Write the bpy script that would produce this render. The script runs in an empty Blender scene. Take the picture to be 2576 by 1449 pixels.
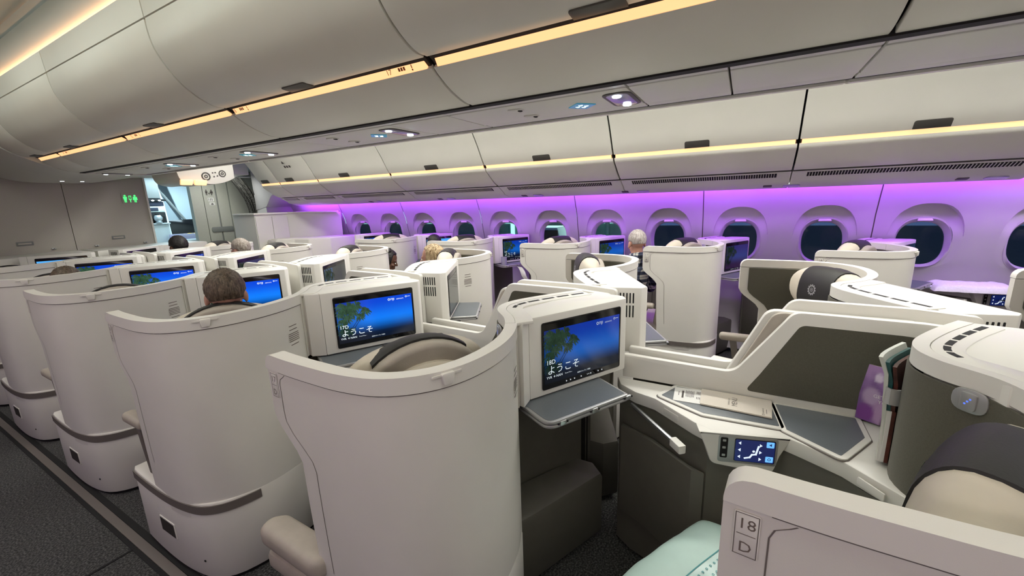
import bpy, bmesh, math, random
from mathutils import Vector, Matrix, noise
random.seed(7)
SC = bpy.context.scene
COL = SC.collection
PI = math.pi
# ------------------------------------------------------------------ camera
cam_d = bpy.data.cameras.new('camera')
cam = bpy.data.objects.new('camera', cam_d); COL.objects.link(cam)
cam_d.sensor_width = 36; cam_d.lens = 36*1026.6/2576; cam_d.clip_start = .02; cam_d.clip_end = 300
_y, _p, _r = 1.05541, .209428, -.032117
_f = Vector((math.sin(_y)*math.cos(_p), math.cos(_y)*math.cos(_p), -math.sin(_p)))
_rt = Vector((math.cos(_y), -math.sin(_y), 0)); _up = _rt.cross(_f)
_r2 = _rt*math.cos(_r)+_up*math.sin(_r); _u2 = -_rt*math.sin(_r)+_up*math.cos(_r)
_m = Matrix.Identity(4)
for i in range(3):
    _m[i][0], _m[i][1], _m[i][2] = _r2[i], _u2[i], -_f[i]
_m.translation = Vector((-1.70984, .00826, 1.51661))
cam.matrix_world = _m
SC.camera = cam
# ------------------------------------------------------------------ world, exposure
SC.view_settings.view_transform = 'Standard'; SC.view_settings.look = 'None'
SC.view_settings.gamma = 1; SC.view_settings.use_curve_mapping = False
SC.view_settings.exposure = 0.44
w = bpy.data.worlds.new('night'); SC.world = w; w.use_nodes = True
w.node_tree.nodes['Background'].inputs[0].default_value = (.014, .022, .048, 1)
w.node_tree.nodes['Background'].inputs[1].default_value = 3.5
# ------------------------------------------------------------------ lights of the cabin, plus an added fill strip
def area(name, loc, sx, sy, power, col, aim):
    l = bpy.data.lights.new(name, 'AREA'); l.shape = 'RECTANGLE'; l.size = sx; l.size_y = sy
    l.energy = power; l.color = col
    o = bpy.data.objects.new(name, l); COL.objects.link(o); o.location = loc
    d = Vector(aim).normalized()
    z = -d; y = Vector((0, 1, 0)); x = y.cross(z).normalized(); y = z.cross(x)
    o.matrix_world = Matrix(((x.x, y.x, z.x, loc[0]), (x.y, y.y, z.y, loc[1]), (x.z, y.z, z.z, loc[2]), (0, 0, 0, 1)))
    return o
WARM = (1, .98, .915)
for s in (1, -1):
    area('valance_light', (s*2.43, 1.6, 1.60), .05, 9.4, 34 if s > 0 else 5.5, (.40, .06, 1), (s*.55, 0, -.8))
    area('ceiling_wash', (1.30 if s > 0 else -1.42, 1.0, 2.60), .40, 8.6, 172 if s > 0 else 52, WARM if s > 0 else (.95, 1, .90), (.0, 0, -1))
area('cove_light', (-.775, 2.0, 2.425), .04, 9.0, 20, (1, .40, .15), (1, 0, .22))
area('left_fill_strip', (-2.16, .8, 1.56), .12, 8.0, 14, (1, .92, .91), (.58, 0, -.81))  # fill strip added out of view to brighten the left-facing seat shells
area('centre_reading_lights', (0, 1.2, 1.875), .10, 9.0, 11, (1, .99, .94), (-.12, 0, -1))
area('entry_light', (1.70, 6.78, 2.02), .4, .25, 5, (.95, 1, .93), (0, .35, -1))
area('galley_light', (1.75, 8.1, 2.10), 0.8, .8, 26, (.62, .87, 1), (0, 0, -1))
# ------------------------------------------------------------------ materials
def mat(name, col, rough=.5, metal=0, var=0, scale=40, bump=0, bscale=300, emit=None, es=0, coat=0, spec=.5, sheen=0):
    m = bpy.data.materials.new(name); m.use_nodes = True
    nt = m.node_tree; b = nt.nodes['Principled BSDF']
    b.inputs['Base Color'].default_value = (*col, 1); b.inputs['Roughness'].default_value = rough
    b.inputs['Metallic'].default_value = metal; b.inputs['Coat Weight'].default_value = coat
    b.inputs['Specular IOR Level'].default_value = spec; b.inputs['Sheen Weight'].default_value = sheen
    if emit:
        b.inputs['Emission Color'].default_value = (*emit, 1); b.inputs['Emission Strength'].default_value = es
    tc = nt.nodes.new('ShaderNodeTexCoord')
    if var:
        n = nt.nodes.new('ShaderNodeTexNoise'); n.inputs['Scale'].default_value = scale; n.inputs['Detail'].default_value = 4
        nt.links.new(tc.outputs['Object'], n.inputs['Vector'])
        r = nt.nodes.new('ShaderNodeValToRGB')
        r.color_ramp.elements[0].position = .3; r.color_ramp.elements[1].position = .7
        r.color_ramp.elements[0].color = (*[c*(1-var) for c in col], 1)
        r.color_ramp.elements[1].color = (*[min(1, c*(1+var)) for c in col], 1)
        nt.links.new(n.outputs['Fac'], r.inputs['Fac']); nt.links.new(r.outputs['Color'], b.inputs['Base Color'])
    if bump:
        n2 = nt.nodes.new('ShaderNodeTexNoise'); n2.inputs['Scale'].default_value = bscale; n2.inputs['Detail'].default_value = 3
        nt.links.new(tc.outputs['Object'], n2.inputs['Vector'])
        bp = nt.nodes.new('ShaderNodeBump'); bp.inputs['Strength'].default_value = bump; bp.inputs['Distance'].default_value = .002
        nt.links.new(n2.outputs['Fac'], bp.inputs['Height']); nt.links.new(bp.outputs['Normal'], b.inputs['Normal'])
    return m
M = {}
M['shell'] = mat('shell_white', (.72, .70, .645), .45, var=.02, scale=6, bump=.06, bscale=420)
M['rim'] = mat('rim_white', (.76, .74, .685), .40, bump=.04, bscale=500)
M['bin'] = mat('bin_white', (.74, .725, .66), .42, var=.015, scale=4, bump=.04, bscale=300)
M['psu'] = mat('service_panel_white', (.66, .65, .61), .45, bump=.05, bscale=250)
M['wall'] = mat('sidewall_white', (.53, .51, .52), .5, bump=.08, bscale=300)
M['taupe'] = mat('taupe_lining', (.098, .092, .068), .85, var=.10, scale=300, bump=.25, bscale=600, sheen=.1)
M['fascia'] = mat('taupe_plastic', (.125, .118, .095), .5, var=.04, scale=20, bump=.05)
M['inlay'] = mat('slate_inlay', (.135, .150, .165), .38, var=.05, scale=300, bump=.05, bscale=500)
M['leather'] = mat('cream_leather', (.62, .56, .46), .5, var=.05, scale=14, bump=.18, bscale=120)
M['trim_leather'] = mat('stone_leather', (.40, .355, .30), .5, var=.06, scale=20, bump=.15, bscale=200)
M['black_leather'] = mat('black_leather', (.014, .013, .012), .55, bump=.2, bscale=250)
M['strip_grey'] = mat('bumper_taupe', (.155, .135, .12), .5, bump=.05)
M['dark'] = mat('dark_gap', (.006, .006, .006), .8)
M['soft_dark'] = mat('dark_recess', (.03, .024, .02), .8)
M['darkplastic'] = mat('dark_plastic', (.055, .05, .045), .45)
M['metal'] = mat('brushed_aluminium', (.62, .63, .64), .3, metal=.9, bump=.03)
M['glass'] = mat('screen_glass', (.006, .006, .007), .12, spec=.5)
M['pane'] = mat('window_pane', (.72, .84, .88), .03, spec=.6); M['pane'].node_tree.nodes['Principled BSDF'].inputs['Transmission Weight'].default_value = 1; M['pane'].node_tree.nodes['Principled BSDF'].inputs['IOR'].default_value = 1.2
M['silver'] = mat('silver_plastic', (.42, .42, .42), .35, metal=.5)
M['paper'] = mat('white_paper', (.80, .79, .76), .7, bump=.05)
M['menu'] = mat('menu_card', (.66, .60, .52), .6, var=.02, scale=200)
M['ink'] = mat('dark_ink', (.06, .05, .045), .7)
M['placard'] = mat('placard_ink', (.16, .13, .11), .6)
M['bulk'] = mat('bulkhead_laminate', (.47, .44, .38), .55, var=.06, scale=160, bump=.06, bscale=300)
M['lav'] = mat('lavatory_panel', (.46, .46, .40), .45, var=.02, scale=30)
M['lavgrey'] = mat('lavatory_trim', (.22, .23, .22), .45)
M['closet'] = mat('closet_panel', (.66, .65, .60), .5)
M['ceil'] = mat('ceiling_panel', (.56, .66, .68), .5, bump=.04)
M['orange'] = mat('lit_handle_strip', (.8, .5, .3), .4, emit=(1, .52, .23), es=.95)
M['amberink'] = mat('amber_ink', (.30, .10, .02), .6)
M['lamp'] = mat('reading_lamp', (.9, .95, 1), .3, emit=(.80, .95, 1), es=9)
M['lens'] = mat('lamp_lens', (.42, .40, .55), .15, metal=.4)
M['teal'] = mat('sign_teal', (.01, .05, .07), .2, emit=(.01, .09, .12), es=1.3)
M['signw'] = mat('sign_white', (.8, .9, .9), .4, emit=(.75, .95, 1), es=1.4)
M['green'] = mat('sign_green', (.05, .6, .15), .4, emit=(.06, .75, .16), es=1.3)
M['steel'] = mat('galley_steel', (.55, .60, .62), .35, metal=.6)
M['galley'] = mat('galley_white', (.66, .74, .78), .45)
M['yellow'] = mat('yellow_packets', (.75, .50, .04), .5)
M['mint'] = mat('mint_quilt', (.52, .70, .64), .55, var=.03, scale=20, bump=.2, bscale=60)
M['wrap'] = mat('patterned_wrap', (.50, .68, .64), .25)
M['tealink'] = mat('teal_ink', (.03, .25, .27), .5)
M['skin'] = mat('skin_fair', (.52, .27, .20), .55, var=.08, scale=30)
M['skin_dark'] = mat('skin_brown', (.13, .06, .035), .5, var=.06, scale=30)
M['jacket'] = mat('dark_jacket', (.035, .035, .032), .7, var=.15, scale=60, bump=.3, bscale=200)
M['navy'] = mat('navy_cloth', (.03, .035, .06), .8, bump=.3)
M['blackcloth'] = mat('black_cloth', (.012, .012, .012), .8, bump=.3)
M['whitecloth'] = mat('white_cloth', (.75, .74, .72), .8, bump=.3)
M['towel'] = mat('white_quilt', (.72, .70, .74), .9, var=.06, scale=90, bump=.8, bscale=160)
M['red'] = mat('red_cloth', (.28, .012, .03), .7)
M['gold'] = mat('magazine_page', (.62, .64, .58), .5)
M['magcover'] = mat('magazine_cover', (.10, .030, .022), .35, var=.5, scale=30)
M['magteal'] = mat('magazine_teal', (.02, .10, .10), .35, var=.3, scale=30)
M['apron'] = mat('apron_asphalt', (.05, .055, .055), .9, var=.2, scale=2)
M['truck'] = mat('truck_white', (.6, .68, .64), .5)
M['hangar'] = mat('hangar_wall', (.08, .15, .15), .7, var=.15, scale=1)
M['hanglight'] = mat('hangar_window', (.5, .8, .75), .4, emit=(.35, .75, .68), es=1.3)
M['drink'] = mat('brown_drink', (.20, .07, .02), .1)
def hairmat(name, a, b, sc=55):
    m = mat(name, a, .55, bump=.9, bscale=90); nt = m.node_tree; bs = nt.nodes['Principled BSDF']
    tc = nt.nodes.new('ShaderNodeTexCoord'); mp = nt.nodes.new('ShaderNodeMapping'); mp.inputs['Scale'].default_value = (1, 1, .22)
    n = nt.nodes.new('ShaderNodeTexNoise'); n.inputs['Scale'].default_value = sc*2.2; n.inputs['Detail'].default_value = 5; n.inputs['Distortion'].default_value = .8
    r = nt.nodes.new('ShaderNodeValToRGB'); r.color_ramp.elements[0].position = .36; r.color_ramp.elements[1].position = .66
    r.color_ramp.elements[0].color = (*a, 1); r.color_ramp.elements[1].color = (*b, 1)
    nt.links.new(tc.outputs['Object'], mp.inputs['Vector']); nt.links.new(mp.outputs['Vector'], n.inputs['Vector'])
    nt.links.new(n.outputs['Fac'], r.inputs['Fac']); nt.links.new(r.outputs['Color'], bs.inputs['Base Color'])
    return m
M['hair_brown'] = hairmat('hair_brown', (.035, .022, .013), (.15, .105, .07))
M['hair_grey'] = hairmat('hair_grey', (.20, .16, .125), (.46, .41, .36))
M['hair_silver'] = hairmat('hair_silver', (.25, .21, .19), (.56, .52, .50))
M['hair_black'] = hairmat('hair_black', (.006, .005, .005), (.025, .02, .018))
M['hair_blonde'] = hairmat('hair_blonde', (.20, .12, .05), (.72, .56, .33), 40)
def carpet():
    m = mat('speckled_carpet', (.03, .03, .028), .95, bump=.9, bscale=700, sheen=.05); nt = m.node_tree; bs = nt.nodes['Principled BSDF']
    tc = nt.nodes.new('ShaderNodeTexCoord'); n = nt.nodes.new('ShaderNodeTexNoise'); n.inputs['Scale'].default_value = 130; n.inputs['Detail'].default_value = 6
    r = nt.nodes.new('ShaderNodeValToRGB'); e = r.color_ramp.elements
    e[0].position = .38; e[0].color = (.012, .012, .012, 1); e[1].position = .66; e[1].color = (.135, .135, .125, 1)
    x = e.new(.5); x.color = (.048, .048, .045, 1)
    nt.links.new(tc.outputs['Object'], n.inputs['Vector']); nt.links.new(n.outputs['Fac'], r.inputs['Fac']); nt.links.new(r.outputs['Color'], bs.inputs['Base Color'])
    return m
M['carpet'] = carpet()
def plaid():
    m = mat('plaid_cloth', (.6, .6, .58), .85, bump=.2); nt = m.node_tree; bs = nt.nodes['Principled BSDF']
    tc = nt.nodes.new('ShaderNodeTexCoord'); sp = nt.nodes.new('ShaderNodeSeparateXYZ'); nt.links.new(tc.outputs['Object'], sp.inputs[0])
    def mth(op, a, b=None):
        n = nt.nodes.new('ShaderNodeMath'); n.operation = op
        for i, v in enumerate((a, b)):
            if v is None: continue
            if isinstance(v, (int, float)): n.inputs[i].default_value = v
            else: nt.links.new(v, n.inputs[i])
        return n.outputs[0]
    def bands(sock, sc):
        f = mth('FRACT', mth('MULTIPLY', sock, sc)); a = mth('LESS_THAN', f, .42); g = mth('LESS_THAN', mth('ABSOLUTE', mth('SUBTRACT', f, .72)), .05)
        return mth('ADD', mth('MULTIPLY', a, .5), mth('MULTIPLY', g, .3))
    xy = mth('ADD', sp.outputs['Y'], mth('MULTIPLY', sp.outputs['X'], .6))
    t = mth('ADD', bands(xy, 15), bands(sp.outputs['Z'], 15))
    r = nt.nodes.new('ShaderNodeValToRGB'); e = r.color_ramp.elements
    e[0].position = 0; e[0].color = (.70, .69, .64, 1); e[1].position = .95; e[1].color = (.006, .008, .02, 1)
    x = e.new(.5); x.color = (.07, .085, .14, 1)
    nt.links.new(t, r.inputs['Fac']); nt.links.new(r.outputs['Color'], bs.inputs['Base Color'])
    return m
M['plaid'] = plaid()
def curtainmat():
    m = mat('curtain_weave', (.12, .115, .10), .9, bump=.5, bscale=200); nt = m.node_tree; bs = nt.nodes['Principled BSDF']
    tc = nt.nodes.new('ShaderNodeTexCoord'); ck = nt.nodes.new('ShaderNodeTexChecker'); ck.inputs['Scale'].default_value = 60
    ck.inputs['Color1'].default_value = (.018, .017, .016, 1); ck.inputs['Color2'].default_value = (.10, .095, .085, 1)
    nt.links.new(tc.outputs['Object'], ck.inputs['Vector']); nt.links.new(ck.outputs['Color'], bs.inputs['Base Color'])
    return m
M['curtain'] = curtainmat()
def colormat(name, strength=1.0, glow=True):
    m = bpy.data.materials.new(name); m.use_nodes = True; nt = m.node_tree; b = nt.nodes['Principled BSDF']; strength *= .8
    a = nt.nodes.new('ShaderNodeVertexColor'); a.layer_name = 'Col'
    if glow:
        b.inputs['Base Color'].default_value = (.004, .004, .004, 1); b.inputs['Roughness'].default_value = .15
        nt.links.new(a.outputs['Color'], b.inputs['Emission Color']); b.inputs['Emission Strength'].default_value = strength
    else:
        nt.links.new(a.outputs['Color'], b.inputs['Base Color']); b.inputs['Roughness'].default_value = .35
    return m
M['display'] = colormat('lit_display'); M['print'] = colormat('colour_print', glow=False)
# ------------------------------------------------------------------ geometry helpers
class G:
    def __init__(s): s.v = []; s.f = []; s.c = []; s.mi = []; s.m = 0; s.col = None
    def add(s, vs, fs, T=None):
        n = len(s.v)
        for v in vs:
            v = Vector(v); s.v.append(T @ v if T else v); s.c.append(s.col or (1, 1, 1))
        for f in fs: s.f.append(tuple(n+i for i in f)); s.mi.append(s.m)
        return s
BASE = {}
FLIP = [1, 0.0, 0.0]     # mirror sign and origin (x, y) of the seat being built; seat geometry is written in (u, v, z)
def obj(name, g, material, parent=None, sharp=35, kind=None, mirror=False, label=None):
    me = bpy.data.meshes.new(name)
    b = BASE.get(parent, Vector((0, 0, 0))) if parent else Vector((0, 0, 0))
    sg = FLIP[0] if mirror else 1
    vs = [((FLIP[1]+sg*v.x if mirror else v.x)-b.x, (FLIP[2]+v.y if mirror else v.y)-b.y, v.z-b.z) for v in g.v]
    fs = [f[::-1] for f in g.f] if (mirror and sg < 0) else g.f
    me.from_pydata(vs, [], fs)
    ms = material if isinstance(material, (list, tuple)) else [material]
    for m in ms: me.materials.append(M[m])
    if len(ms) > 1: me.polygons.foreach_set('material_index', g.mi)
    if any(c != (1, 1, 1) for c in g.c):
        ca = me.color_attributes.new('Col', 'FLOAT_COLOR', 'POINT')
        for i, c in enumerate(g.c): ca.data[i].color = (*c, 1)
    if sharp:
        me.shade_smooth(); me.set_sharp_from_angle(angle=math.radians(sharp))
    me.update(); me.validate()
    o = bpy.data.objects.new(name, me); COL.objects.link(o)
    if parent: o.parent = parent; BASE[o] = b
    if kind: o['kind'] = kind
    if label: o['label'] = label
    return o
def thing(name, label, cat_, loc=(0, 0, 0), group=None, mirror=False):
    o = bpy.data.objects.new(name, None); COL.objects.link(o); o.empty_display_size = .05
    l = Vector(loc)
    if mirror: l = Vector((FLIP[1]+FLIP[0]*l.x, FLIP[2]+l.y, l.z))
    o.location = l; BASE[o] = l.copy(); o['label'] = label; o['category'] = cat_
    if group: o['group'] = group
    return o
def tag(o, label, cat_, group=None):
    o['label'] = label; o['category'] = cat_
    if group: o['group'] = group
    return o
def dup(root, shift, label, group=None, skip=()):
    def cp(o, par):
        c = o.copy(); COL.objects.link(c)
        if par: c.parent = par
        BASE[c] = BASE.get(o, Vector())+(Vector(shift))
        for ch in list(o.children):
            if ch.name.split('.')[0] not in skip and not ch.get('own'): cp(ch, c)
        return c
    r = cp(root, None); r.location = root.location+Vector(shift); r['label'] = label
    if group: r['group'] = group
    return r
def area2(p): return sum(p[i][0]*p[(i+1) % len(p)][1]-p[(i+1) % len(p)][0]*p[i][1] for i in range(len(p)))/2
def inset(p, d):
    n = len(p); out = []
    for i in range(n):
        a, b, c = Vector(p[i-1]), Vector(p[i]), Vector(p[(i+1) % n])
        e1, e2 = (b-a), (c-b)
        if e1.length < 1e-9: e1 = e2
        if e2.length < 1e-9: e2 = e1
        e1 = e1.normalized(); e2 = e2.normalized()
        n1, n2 = Vector((-e1.y, e1.x)), Vector((-e2.y, e2.x)); k = 1+n1.dot(n2)
        out.append(tuple(b+(n1+n2)*(d/max(k, .35))))
    return out
def rpoly(p, r, n=5):
    k = len(p); out = []
    for i in range(k):
        a, b, c = Vector(p[i-1]), Vector(p[i]), Vector(p[(i+1) % k]); rr = r[i] if isinstance(r, (list, tuple)) else r
        u, v = (a-b), (c-b); lu, lv = u.length, v.length; u.normalize(); v.normalize()
        ang = u.angle(v, PI)
        if rr <= 0 or ang > 3.05: out.append(tuple(b)); continue
        t = min(rr/math.tan(ang/2), lu*.48, lv*.48); p0, p1 = b+u*t, b+v*t
        for j in range(n+1):
            s = j/n; out.append(tuple((p0*(1-s)+b*s)*(1-s)+(b*(1-s)+p1*s)*s))
    return out
def rect(x0, x1, y0, y1, r=0, n=5):
    p = [(x0, y0), (x1, y0), (x1, y1), (x0, y1)]
    return rpoly(p, r, n) if r else p
def prism(g, p, z0, z1, bev=0, T=None, segs=2, lower=True):
    if area2(p) < 0: p = p[::-1]
    n = len(p); rings = []
    if bev:
        if lower:
            for k in range(segs): a = k/segs*PI/2; rings.append((inset(p, bev*(1-math.sin(a))), z0+bev*(1-math.cos(a))))
        rings.append((p, z0+(bev if lower else 0))); rings.append((p, z1-bev))
        for k in range(1, segs+1): a = k/segs*PI/2; rings.append((inset(p, bev*(1-math.cos(a))), z1-bev+bev*math.sin(a)))
    else: rings = [(p, z0), (p, z1)]
    vs = [(x, y, z) for q, z in rings for x, y in q]; fs = [tuple(range(n-1, -1, -1))]
    for k in range(len(rings)-1):
        for i in range(n):
            j = (i+1) % n; fs.append((k*n+i, k*n+j, (k+1)*n+j, (k+1)*n+i))
    fs.append(tuple((len(rings)-1)*n+i for i in range(n)))
    return g.add(vs, fs, T)
def box(g, x0, x1, y0, y1, z0, z1, bev=0, T=None): return prism(g, rect(x0, x1, y0, y1), z0, z1, bev, T)
def frame(o, x, y):
    x = Vector(x).normalized(); y = Vector(y); y = (y-x*x.dot(y)).normalized(); z = x.cross(y)
    return Matrix(((x.x, y.x, z.x, o[0]), (x.y, y.y, z.y, o[1]), (x.z, y.z, z.z, o[2]), (0, 0, 0, 1)))
XZ = lambda y: frame((0, y, 0), (1, 0, 0), (0, 0, 1))        # plane x,z ; local z -> -y
def profy(g, p, y0, y1, bev=0): return prism(g, p, 0, y1-y0, bev, XZ(y1))
def profx(g, p, x0, x1, bev=0): return prism(g, p, 0, x1-x0, bev, frame((x0, 0, 0), (0, 1, 0), (0, 0, 1)))
def ellip(g, c, r, nu=16, nv=10, T=None, e=1.0):
    def se(a): return math.copysign(abs(a)**e, a)
    vs = [(c[0], c[1], c[2]-r[2])]
    for i in range(1, nv):
        ph = -PI/2+PI*i/nv
        for j in range(nu):
            th = 2*PI*j/nu; vs.append((c[0]+r[0]*se(math.cos(ph))*se(math.cos(th)), c[1]+r[1]*se(math.cos(ph))*se(math.sin(th)), c[2]+r[2]*se(math.sin(ph))))
    vs.append((c[0], c[1], c[2]+r[2])); L = len(vs)-1; fs = []
    for j in range(nu):
        k = (j+1) % nu; fs.append((0, 1+k, 1+j)); fs.append((L, L-nu+j, L-nu+k))
        for i in range(nv-2): a = 1+i*nu; fs.append((a+j, a+k, a+nu+k, a+nu+j))
    return g.add(vs, fs, T)
def tube(g, pts, r, n=8, T=None):
    pts = [Vector(p) for p in pts]; vs = []; fs = []; k = len(pts)
    for i, p in enumerate(pts):
        d = (pts[min(i+1, k-1)]-pts[max(i-1, 0)]).normalized(); a = d.orthogonal().normalized()
        if abs(d.z) < .95: a = d.cross(Vector((0, 0, 1))).normalized()
        b = d.cross(a); rr = r[i] if isinstance(r, (list, tuple)) else r
        for j in range(n): t = 2*PI*j/n; vs.append(p+(a*math.cos(t)+b*math.sin(t))*rr)
    for i in range(k-1):
        for j in range(n): q = (j+1) % n; fs.append((i*n+j, i*n+q, (i+1)*n+q, (i+1)*n+j))
    fs.append(tuple(range(n-1, -1, -1))); fs.append(tuple((k-1)*n+j for j in range(n)))
    return g.add(vs, fs, T)
class Path:
    def __init__(s, pts, n=120, smooth=True):
        P = [Vector(p) for p in pts]; q = []
        if smooth:
            E = [P[0]*2-P[1]]+P+[P[-1]*2-P[-2]]
            for i in range(1, len(E)-2):
                for k in range(10):
                    t = k/10; a, b, c, d = E[i-1:i+3]
                    q.append(.5*((2*b)+(c-a)*t+(2*a-5*b+4*c-d)*t*t+(3*b-a-3*c+d)*t**3))
            q.append(P[-1])
        else: q = P
        s.q = q; s.l = [0]
        for i in range(1, len(q)): s.l.append(s.l[-1]+(q[i]-q[i-1]).length)
        s.L = s.l[-1]
    def at(s, d, off=0):
        d = max(0, min(s.L, d)); i = 0
        import bisect
        i = max(1, min(len(s.l)-1, bisect.bisect_left(s.l, d))); t = (d-s.l[i-1])/max(1e-9, s.l[i]-s.l[i-1])
        p = s.q[i-1].lerp(s.q[i], t)
        if not off: return p
        a, b = s._t(i-1), s._t(i); dd = a.lerp(b, t).normalized(); return p+Vector((-dd.y, dd.x))*off
    def _t(s, i): return (s.q[min(i+1, len(s.q)-1)]-s.q[max(i-1, 0)]).normalized()
    def s_at_x(s, x):
        for i in range(len(s.q)):
            if s.q[i].x >= x and i > 12: return s.l[i]
        return s.L
def wallgrid(g, path, dA, dB, rows, s0f, s1, ncol):
    """solid ribbon between offsets dA (right side, negative) and dB along path; rows = heights"""
    vs = []; R = len(rows); n = ncol+1
    for z in rows:
        a = s0f(z) if callable(s0f) else s0f
        for side in (dA, dB):
            for j in range(n):
                p = path.at(a+(s1-a)*j/ncol, side); vs.append((p.x, p.y, z))
    fs = []
    for i in range(R-1):
        A, B = i*2*n, (i+1)*2*n
        for j in range(ncol):
            fs.append((A+j, A+j+1, B+j+1, B+j)); fs.append((A+n+j+1, A+n+j, B+n+j, B+n+j+1))
        fs.append((A+n, A, B, B+n)); fs.append((A+ncol, A+n+ncol, B+n+ncol, B+ncol))
    T = (R-1)*2*n
    for j in range(ncol):
        fs.append((j+1, j, n+j, n+j+1)); fs.append((T+j, T+j+1, T+n+j+1, T+n+j))
    return g.add(vs, fs)
_tc = {}
def text(g, s, size, T, align='LEFT', depth=0):
    k = (s, align)
    if k not in _tc:
        c = bpy.data.curves.new('t', 'FONT'); c.body = s; c.size = 1; c.align_x = align; c.resolution_u = 2
        o = bpy.data.objects.new('t', c); COL.objects.link(o); bpy.context.view_layer.update()
        m = bpy.data.meshes.new_from_object(o.evaluated_get(bpy.context.evaluated_depsgraph_get()))
        _tc[k] = ([v.co.copy() for v in m.vertices], [tuple(p.vertices) for p in m.polygons])
        bpy.data.objects.remove(o); bpy.data.curves.remove(c); bpy.data.meshes.remove(m)
    vs, fs = _tc[k]
    return g.add([(v.x*size, v.y*size, 0) for v in vs], fs, T)
def flat(g, p, T=None):
    if area2(p) < 0: p = p[::-1]
    return g.add([(x, y, 0) for x, y in p], [tuple(range(len(p)))], T)
def circ(x, y, r, n=16): return [(x+r*math.cos(2*PI*i/n), y+r*math.sin(2*PI*i/n)) for i in range(n)]
def ringf(g, x, y, r0, r1, n=20, T=None):
    vs = [(*circ(x, y, r, n)[i], 0) for r in (r0, r1) for i in range(n)]
    return g.add(vs, [(i, n+i, n+(i+1) % n, (i+1) % n) for i in range(n)][::1], T)
def lerp(a, b, t): return a+(b-a)*t
def ss(a, b, x): t = max(0, min(1, (x-a)/(b-a))); return t*t*(3-2*t)
# ================================================================== SETTING
def wallx(z):      # inner face of the right sidewall
    P = [(-.1, 2.55), (.3, 2.70), (.7, 2.765), (.86, 2.765), (.95, 2.738), (1.18, 2.675), (1.33, 2.645), (1.56, 2.555), (1.72, 2.47), (2.4, 1.9)]
    for (a, b), (c, d) in zip(P, P[1:]):
        if z <= c: return lerp(b, d, (z-a)/(c-a))
    return P[-1][1]
Y0, Y1 = -3.4, 9.6
g = G(); box(g, -2.9, 2.9, Y0, Y1, -.08, 0); floor = obj('floor', g, 'carpet', kind='structure')
g = G(); box(g, -1.182, -1.146, Y0, 6.9, 0, .006, .002); obj('track_cover', g, 'strip_grey', floor)
for a, b in ((-1.200, -1.184), (-1.144, -1.118)):
    g = G(); box(g, a, b, Y0, 6.9, 0, .004); obj('track_gap', g, 'dark', floor)
g = G(); box(g, -1.9, -1.2, 2.345, 2.357, 0, .003); obj('carpet_seam', g, 'dark', floor)
for x0, x1 in ((1.146, 1.182), (1.62, 1.65)):
    g = G(); box(g, x0, x1, Y0, 6.9, 0, .006, .002); obj('track_cover', g, 'strip_grey', floor)
# end walls
g = G(); box(g, -2.9, 2.9, Y0-.06, Y0, 0, 2.75); obj('wall_back', g, 'bulk', kind='structure')
g = G(); box(g, -2.9, 2.9, Y1, Y1+.06, 0, 2.75); obj('wall_front', g, 'galley', kind='structure')
# ceiling: grey aisle panels, cove walls beside the centre bins
for s, nm in ((-1, 'left'), (1, 'right')):
    g = G(); P = [(-.765, 2.62), (-.80, 2.66), (-1.30, 2.66), (-1.48, 2.52), (-1.56, 2.40), (-1.60, 2.40), (-1.60, 2.72), (-.765, 2.72)]
    profy(g, [(-s*x, z) for x, z in P], Y0, 6.95); c = obj('ceiling', g, 'ceil', kind='structure')
    g = G()
    for i in range(6):
        a = -2.6+1.27*2*i-.8+.46
        g2 = G(); profy(g2, [(-s*x, z) for x, z in [(-.70, 2.40), (-.73, 2.40), (-.765, 2.50), (-.78, 2.62), (-.75, 2.62)]], a+.003, a+2.54-.003)
        obj('cove_panel', g2, 'ceil', c)
g = G(); box(g, -.75, .75, Y0, 6.95, 2.62, 2.72); obj('ceiling', g, 'ceil', kind='structure')
g = G(); box(g, -2.9, 2.9, 6.95, Y1, 2.14, 2.24); obj('ceiling', g, 'galley', kind='structure')
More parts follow.
